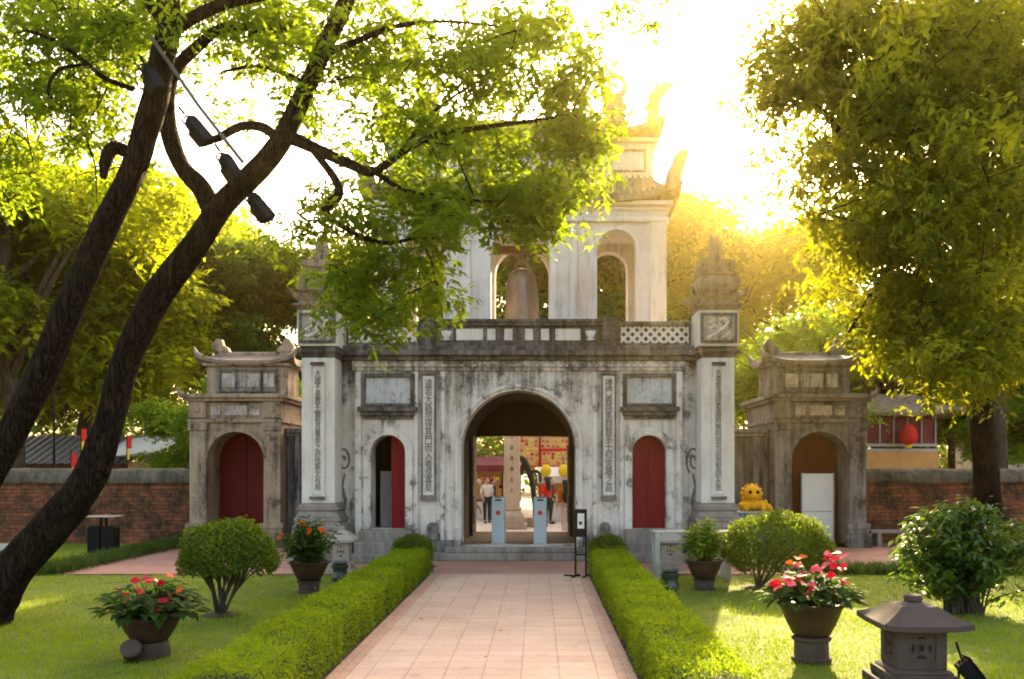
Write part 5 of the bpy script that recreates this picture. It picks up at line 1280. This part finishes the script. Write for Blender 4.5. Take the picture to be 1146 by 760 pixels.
def goods(t, h, za, d, seed):
    rr = random.Random(seed); x0 = t.location.x
    for k in range(9):
        m = rr.choice(['redcloth','orangecloth','yellow','palecloth','blackcloth','wood'])
        q = MB(); s = rr.uniform(.07,.12); q.lathe([(s*.5,0),(s,s*.6),(s,s*1.4),(s*.5,s*2),(s*.15,s*2.1)], 10)
        o = q.build('paper_lantern', M[m], None, smooth=50); o.location = (x0-h+2*h*(k+.5)/9, d-.75+.0, za-.85-rr.uniform(0,.35)); tag(o, {'redcloth':'red','orangecloth':'orange','yellow':'yellow','palecloth':'pale','blackcloth':'black','wood':'brown'}[m]+' paper lantern hanging from the front of a courtyard stall canopy', 'lantern', 'lanterns on the stalls')
        q2 = MB(); q2.tube([(0,0,s*2.1),(0,0,za-.3-o.location.z)], .006, 4); c = q2.build('cord', M['iron'], o)
s1 = stall(528, 563, 514, 36, 'stall with a red canopy left of the pale courtyard pillar', 'maroon', 4); goods(*s1, 36, 1)
s2 = stall(607, 640, 526, 35, 'stall with a pale canopy right of the pale courtyard pillar', 'palecloth', 5); goods(*s2, 35, 2)
for px, lab in ((611,'left of the two yellow globe lanterns before the pale stall canopy'),(631,'right of the two yellow globe lanterns before the pale stall canopy')):
    o = MB().lathe([(.06,.0),(.17,.08),(.21,.24),(.17,.40),(.06,.48)], 14).build('globe_lantern', M['yellow'], None, smooth=50); o.location = (X(px,33.6), 33.9, Z(534,33.9)); tag(o, lab, 'lantern', 'yellow globe lanterns')
    MB().tube([(0,0,.48),(0,0,.75)], .008, 4).build('cord', M['iron'], o)
# bent dark trunk in the courtyard
bt_ = thing('bonsai_tree', 'bare black bent ornamental tree beside the pale courtyard pillar', 'tree', (X(592,31), 31, 0))
mb = MB(); off = np.array((X(592,31),31.,0.))
for pts in ([(598,596,31,7),(599,575,31,6),(597,550,31,6),(593,530,31,7),(586,515,31,7),(581,512,31,5)], [(593,531,31,5),(599,527,31,4),(604,531,31,4),(605,540,31,3)], [(588,516,31,5),(585,524,31,5),(584,532,31,3)]):
    p, r = limb_px(pts); mb.tube(p-off, r, 8, wob=.1, seed=3)
mb.build('trunk', M['blackwood'], bt_, smooth=60)
mb = MB(); mb.lathe([(.36,-.02),(.42,.1),(.46,.32),(.40,.34),(.02,.33)], 20, (X(598,31)-off[0],0,0)); mb.build('planter', M['pillarstone'], bt_, smooth=40)

# people
def grow(verts, edges, rad, sub=2):
    me = bpy.data.meshes.new('grow'); me.from_pydata(verts, edges, []); o = bpy.data.objects.new('grow', me); C.objects.link(o)
    m = o.modifiers.new('skin','SKIN'); m.use_smooth_shade = True
    for i, r in enumerate(rad): me.skin_vertices[0].data[i].radius = (r,r) if not hasattr(r,'__len__') else r
    me.skin_vertices[0].data[0].use_root = True
    o.modifiers.new('sub','SUBSURF').levels = sub; o.modifiers['sub'].render_levels = sub
    dg = bpy.context.evaluated_depsgraph_get(); ev = o.evaluated_get(dg); em = ev.to_mesh()
    v = [tuple(x.co) for x in em.vertices]; f = [tuple(p.vertices) for p in em.polygons]; ev.to_mesh_clear(); bpy.data.objects.remove(o); bpy.data.meshes.remove(me)
    return v, f
def person(x, y, z, h, rz, label, top, legs, longhair=False, stride=.12, bag=False, arms=(.25,.1)):
    t = thing('person', label, 'person', (x,y,z), 'visitors beyond the arch', rz); s = h/1.7; t.scale = (s,s,s)
    hip, kn = .90, .48
    J = {'pel':(0,0,.94),'wai':(0,0,1.08),'che':(0,.01,1.28),'nck':(0,.0,1.43),'hed':(0,-.02,1.50),
         'sl':(-.17,0,1.38),'sr':(.17,0,1.38),'el':(-.22,.03,1.10),'er':(.22,.03,1.10),'wl':(-.21,-arms[0],.90),'wr':(.22,-arms[1],.88),'hl':(-.21,-arms[0]-.03,.83),'hr':(.22,-arms[1]-.02,.80),
         'pl':(-.09,0,.90),'pr':(.09,0,.90),'kl':(-.10,-stride,.48),'kr':(.10,stride*.4,.48),'al':(-.10,-stride*.9,.08),'ar':(.10,stride*1.3,.09),'tl':(-.11,-stride*.9-.14,.03),'tr':(.11,stride*1.3-.13,.03)}
    def sk(names, edges, rad):
        ix = {n:i for i,n in enumerate(names)}; return grow([J[n] for n in names], [(ix[a],ix[b]) for a,b in edges], rad)
    names = ['pel','wai','che','nck','hed','sl','sr','el','er','wl','wr','hl','hr','pl','pr','kl','kr','al','ar','tl','tr']
    E = [('pel','wai'),('wai','che'),('che','nck'),('nck','hed'),('che','sl'),('che','sr'),('sl','el'),('sr','er'),('el','wl'),('er','wr'),('wl','hl'),('wr','hr'),('pel','pl'),('pel','pr'),('pl','kl'),('pr','kr'),('kl','al'),('kr','ar'),('al','tl'),('ar','tr')]
    rad = [.125,.105,.125,.05,.055,.062,.062,.042,.042,.028,.028,(.035,.022),(.035,.022),.085,.085,.055,.055,.038,.038,.032,.032]
    v, f = sk(names, E, rad); mb = MB(); mb.add(v, f)
    mb.ball((0,-.02,1.60),(.078,.095,.115)); mb.tube([(0,-.11,1.615),(0,-.132,1.59),(0,-.112,1.578)], [.010,.016,.010], 6)
    for q in (-1,1): mb.ball((q*.078,-.005,1.60),(.012,.022,.032),8,6)
    for q, w, hd in ((-1,J['wl'],J['hl']),(1,J['wr'],J['hr'])):
        hd = Vector(hd)
        for k in range(4): b = hd+Vector(((k-1.5)*.004,(k-1.5)*.017,-.01)); mb.tube([b,b+Vector((0,-.004,-.035)),b+Vector((-q*.012,-.008,-.062-.008*(1.5-abs(k-1.5))))], [.009,.0085,.006], 6)
        mb.tube([hd+Vector((0,-.02,.03)),hd+Vector((-q*.006,-.042,.0)),hd+Vector((-q*.012,-.05,-.028))], [.011,.010,.007], 6)
    mb.build('body', M['skin'], t, smooth=80)
    tn = ['che','wai','pel','sl','sr','el','er','nck']; v, f = sk(tn, [('che','wai'),('wai','pel'),('che','sl'),('che','sr'),('sl','el'),('sr','er'),('che','nck')], [.142,.128,.142,.078,.078,.056,.056,.058]); MB().add(v,f).build('shirt', M[top], t, smooth=80)
    ln = ['pel','pl','pr','kl','kr','al','ar']; v, f = sk(ln, [('pel','pl'),('pel','pr'),('pl','kl'),('pr','kr'),('kl','al'),('kr','ar')], [.138,.100,.100,.068,.068,.052,.052]); MB().add(v,f).build('trousers', M[legs], t, smooth=80)
    mb = MB()
    for a in ('l','r'): ax = Vector(J['a'+a]); mb.ball(ax+Vector((0,-.075,-.04)),(.05,.135,.045))
    mb.build('shoe', M['blackcloth'], t, smooth=60)
    mb = MB(); mb.ball((0,.012,1.635),(.090,.103,.098))
    if longhair: mb.tube([(0,.06,1.66),(0,.10,1.52),(0,.12,1.36),(0,.13,1.22)], [.08,.10,.10,.05], 10)
    mb.build('hair', M['hair'], t, smooth=60)
    mb = MB()
    for q in (-1,1): mb.ball((q*.032,-.105,1.612),(.012,.008,.007),8,6)
    mb.build('eye', M['hair'], t)
    mb = MB(); mb.ball((0,-.105,1.548),(.024,.008,.007),8,6); mb.build('mouth', M['redcloth'], t)
    if bag:
        o = MB().ball((0,0,0),(.15,.09,.22)).build('backpack', M['blackcloth'], None, smooth=60); c = Matrix.Rotation(rz,3,'Z') @ Vector((0,.20,1.22)); o.location = (x+c.x*s, y+c.y*s, z+c.z*s); tag(o, 'black backpack on the back of the person in the orange top', 'bag')
person(X(525.5,24.9), 24.95, 0, 1.62, R(150), 'person in a black top and blue jeans standing at the left door of the arch', 'blackcloth', 'jeans', stride=.05)
person(X(632,27), 27, 0, 1.66, R(200), 'person in an orange top and pale trousers walking away at the right of the arch', 'orangecloth', 'palecloth', True, .16, True)
person(X(616,32.5), 32.5, 0, 1.68, R(60), 'person in a black top standing before the pale stall', 'blackcloth', 'blackcloth', stride=.06)
person(X(551,34), 34.4, 0, 1.6, R(70), 'person in a dark top and blue jeans at the counter of the red stall', 'blackcloth', 'jeans', stride=.1)
person(X(610,36), 31.2, 0, 1.7, R(230), 'person in a red top and dark trousers beside the black bent tree', 'redcloth', 'blackcloth', True, stride=.08)
person(X(545,33), 33, 0, 1.66, R(20), 'person in a pale top and dark trousers standing before the red stall', 'palecloth', 'blackcloth', stride=.05)

# left, behind the wall: tin hut, banners, tarpaulin, pole
hut = thing('tin_hut', 'grey tin roofed hut behind the left brick wall', 'hut', (X(55,33), 33, 0))
mb = MB(); mb.box(-2.9,2.9,.0,3,0,2.25); mb.build('wall', M['wood'], hut)
mb = MB(); n = 60; vv = []; ff = []
for i in range(n+1):
    x = -3.2+6.4*i/n; zz_ = .035*math.sin(i*2.1); vv += [(x,-.5,2.2+zz_),(x,2.2,3.3+zz_)]
for i in range(n): ff.append((2*i,2*i+2,2*i+3,2*i+1))
mb.add(vv, ff); q_ = mb.build('roof', M['tin'], hut); sm = q_.modifiers.new('thick','SOLIDIFY'); sm.thickness = .02
mb = MB(); mb.box(-2.5,2.5,-.04,-.002,1.75,2.0); mb.build('fascia', M['maroon'], hut)
def banner(px, py0, py1, d, w, label):
    t = thing('red_banner', label, 'banner', (X(px,d), d, 0), 'small red banners behind the left wall'); z1, z0 = Z(py0,d), Z(py1,d)
    mb = MB(); mb.box(-w/2,w/2,-.015,.015,z0,z1); mb.build('cloth', M['redcloth'], t)
    mb = MB(); mb.tube([(-w/2-.02,0,-.02),(-w/2-.02,0,z1+.08)], .02, 6); mb.build('pole', M['iron'], t)
    mb = MB(); mb.box(-w/2,-w/2+w*.5,-.012,.012,z0-.35,z0-.002); mb.build('streamer', M['yellow'], t)
banner(94,480,494,27,.13,'thin red banner with a yellow streamer left of the leaning trunk')
banner(83,507,523,26,.15,'short red banner just above the left brick wall')
banner(145,488,502,28,.13,'red banner right of the leaning trunk before the white tarpaulin')
tp = thing('tarpaulin_shelter', 'white tarpaulin shelter sagging behind the left brick wall', 'shelter', (X(162,33), 33, 0))
mb = MB(); n = 14; vv = []; ff = []
for i in range(n+1):
    for j in range(n+1):
        u, w = i/n, j/n; vv.append((-1.2+2.4*u, -1.2+2.4*w, 2.4+.75*w-.35*math.sin(math.pi*u)*math.sin(math.pi*w)+.25*u))
for i in range(n):
    for j in range(n): ff.append((i*(n+1)+j,(i+1)*(n+1)+j,(i+1)*(n+1)+j+1,i*(n+1)+j+1))
mb.add(vv, ff); q_ = mb.build('tarpaulin', M['tarp'], tp, smooth=80); sm = q_.modifiers.new('thick','SOLIDIFY'); sm.thickness = .012
for xx, yy, zz_ in ((-1.2,-1.2,2.4),(1.2,-1.2,2.65),(-1.2,1.2,3.15),(1.2,1.2,3.4)):
    mb = MB(); mb.tube([(xx,yy,-.02),(xx,yy,zz_)], .03, 6); mb.build('pole', M['iron'], tp)
pl = thing('utility_pole', 'thin dark pole rising behind the left brick wall', 'pole', (X(60.5,27), 27, 0))
MB().tube([(0,0,-.02),(0,0,4.6)], [.045,.03], 8).build('shaft', M['iron'], pl, smooth=60); MB().box(-.25,.25,-.02,.02,4.3,4.36).build('crossarm', M['iron'], pl)
# right, behind the wall
hs = thing('lattice_building', 'low ochre building with a maroon lattice front behind the right brick wall', 'building', (X(1003,32), 32, 0))
mb = MB(); mb.box(-1.6,1.5,0,3,0,2.62); mb.build('base_wall', M['ochre'], hs)
mb = MB(); mb.box(-1.6,1.5,.12,2.9,2.9,3.9); mb.build('lattice_wall', M['maroon'], hs)
mb = MB()
for k in range(7): mb.box(-1.58+.5*k,-1.54+.5*k,.05,.12,2.9,3.9)
mb.box(-1.6,1.5,.02,.12,2.62,2.72).box(-1.6,1.5,.02,.12,2.80,2.9); mb.build('pale_rail', M['whitepaint'], hs)
mb = MB(); mb.roof(0,1.5,3.98,.8,2.1,2.1,1.3,.1,.25,.1); mb.build('roof', M['rooftile'], hs, smooth=40)
ln_ = thing('round_lantern', 'bright red round lantern hanging before the maroon lattice', 'lantern', (X(1017,31.6), 31.6, 2.85))
MB().lathe([(.10,.0),(.25,.10),(.31,.30),(.25,.55),(.10,.72)], 18).build('shade', M['redcloth'], ln_, smooth=50); MB().lathe([(.10,-.12),(.10,0)], 10).build('tassel', M['yellow'], ln_); MB().tube([(0,0,.72),(0,0,1.15)], .012, 5).build('cord', M['iron'], ln_)
wh = thing('white_house', 'white house with a pale roof at the far right edge behind the wall', 'house', (X(1160,42), 42, 0))
mb = MB(); mb.box(-2.2,2.2,0,4,0,4.0); mb.build('wall', M['whitepaint'], wh); mb = MB(); mb.box(-2.4,2.4,-.4,4.2,4.6,5.4).box(-2.2,2.2,.02,4,4.002,4.598); mb.build('roof', M['tarp'], wh, bevel=.05)
mb = MB()
for k in range(3): mb.box(-1.8+1.4*k,-1.0+1.4*k,-.03,0,2.2,3.4)
mb.build('window', M['iron'], wh)
st_ = thing('slim_tree', 'slim pale trunk behind the brick wall near the right edge', 'tree', (X(1122,27), 27, 0))
p, r = limb_px([(1123,600,27,14),(1122,520,27,12),(1120,450,27,11),(1124,380,27,9),(1132,300,27,5)]); MB().tube(p-np.array((X(1122,27),27,0)), r, 8, wob=.05).build('trunk', M['bark2'], st_, smooth=60)
g = np.random.default_rng(8); C0 = np.array((X(1132,27)-X(1122,27),0,8.2))+g.normal(0,1,(420,3))*np.array((.8,.8,.6)); V, Q = spray_leaves(C0, g, 8, .18, .07, .25); raw_mesh('crown', V, Q, M['leaf_right'], st_)

# ------------------------------------------------------------------ golden haze added to make the glow round the sun
hz = MB(); hz.box(-130,130,-20,130,-1.05,26)
m = bpy.data.materials.new('sun glow haze'); m.use_nodes = True; nt = m.node_tree
for n_ in list(nt.nodes):
    if n_.type != 'OUTPUT_MATERIAL': nt.nodes.remove(n_)
pv = nt.nodes.new('ShaderNodeVolumePrincipled'); pv.inputs['Color'].default_value = (1,.77,.24,1); pv.inputs['Density'].default_value = .00062; pv.inputs['Anisotropy'].default_value = .94
nt.links.new(pv.outputs[0], [n_ for n_ in nt.nodes if n_.type == 'OUTPUT_MATERIAL'][0].inputs['Volume'])
hz = hz.build('haze', m); hz['kind'] = 'stuff'; hz['label'] = 'golden haze added round the garden for the glow about the sun'; hz['category'] = 'haze'; hz.display_type = 'WIRE'

# ------------------------------------------------------------------ fallen leaves
g = np.random.default_rng(31); n = 420
xx = g.uniform(-7, 5.5, n); yy = 1/(1/16.8+(1/7.5-1/16.8)*g.random(n)); ok = ~(((xx > HL0-.05) & (xx < HL1+.05)) | ((xx > HR0-.05) & (xx < HR1+.05)))
onp = (xx > PC-1.5) & (xx < PC+1.5); ok &= ~(onp & (g.random(n) < .75)); xx, yy, onp = xx[ok], yy[ok], onp[ok]; k = len(xx)
P0 = np.stack([xx, yy, np.where(onp, .018, .045)], 1); a = g.uniform(0, 6.28, k); D = np.stack([np.cos(a), np.sin(a), g.normal(0,.15,k)], 1)
V, Q = leaf_arrays(P0, D, np.stack([g.normal(0,.3,k), g.normal(0,.3,k), np.ones(k)], 1), .055*g.uniform(.6,1.3,k), .024, .1)
M['litter'] = leafmat('dry fallen leaves', (.20,.11,.03), (.36,.24,.06), (.3,.2,.04), .25, 2)
o = raw_mesh('fallen_leaves', V, Q, M['litter']); o['kind'] = 'stuff'; o['label'] = 'dry yellow leaves scattered on the lawns and the path'; o['category'] = 'leaf litter'
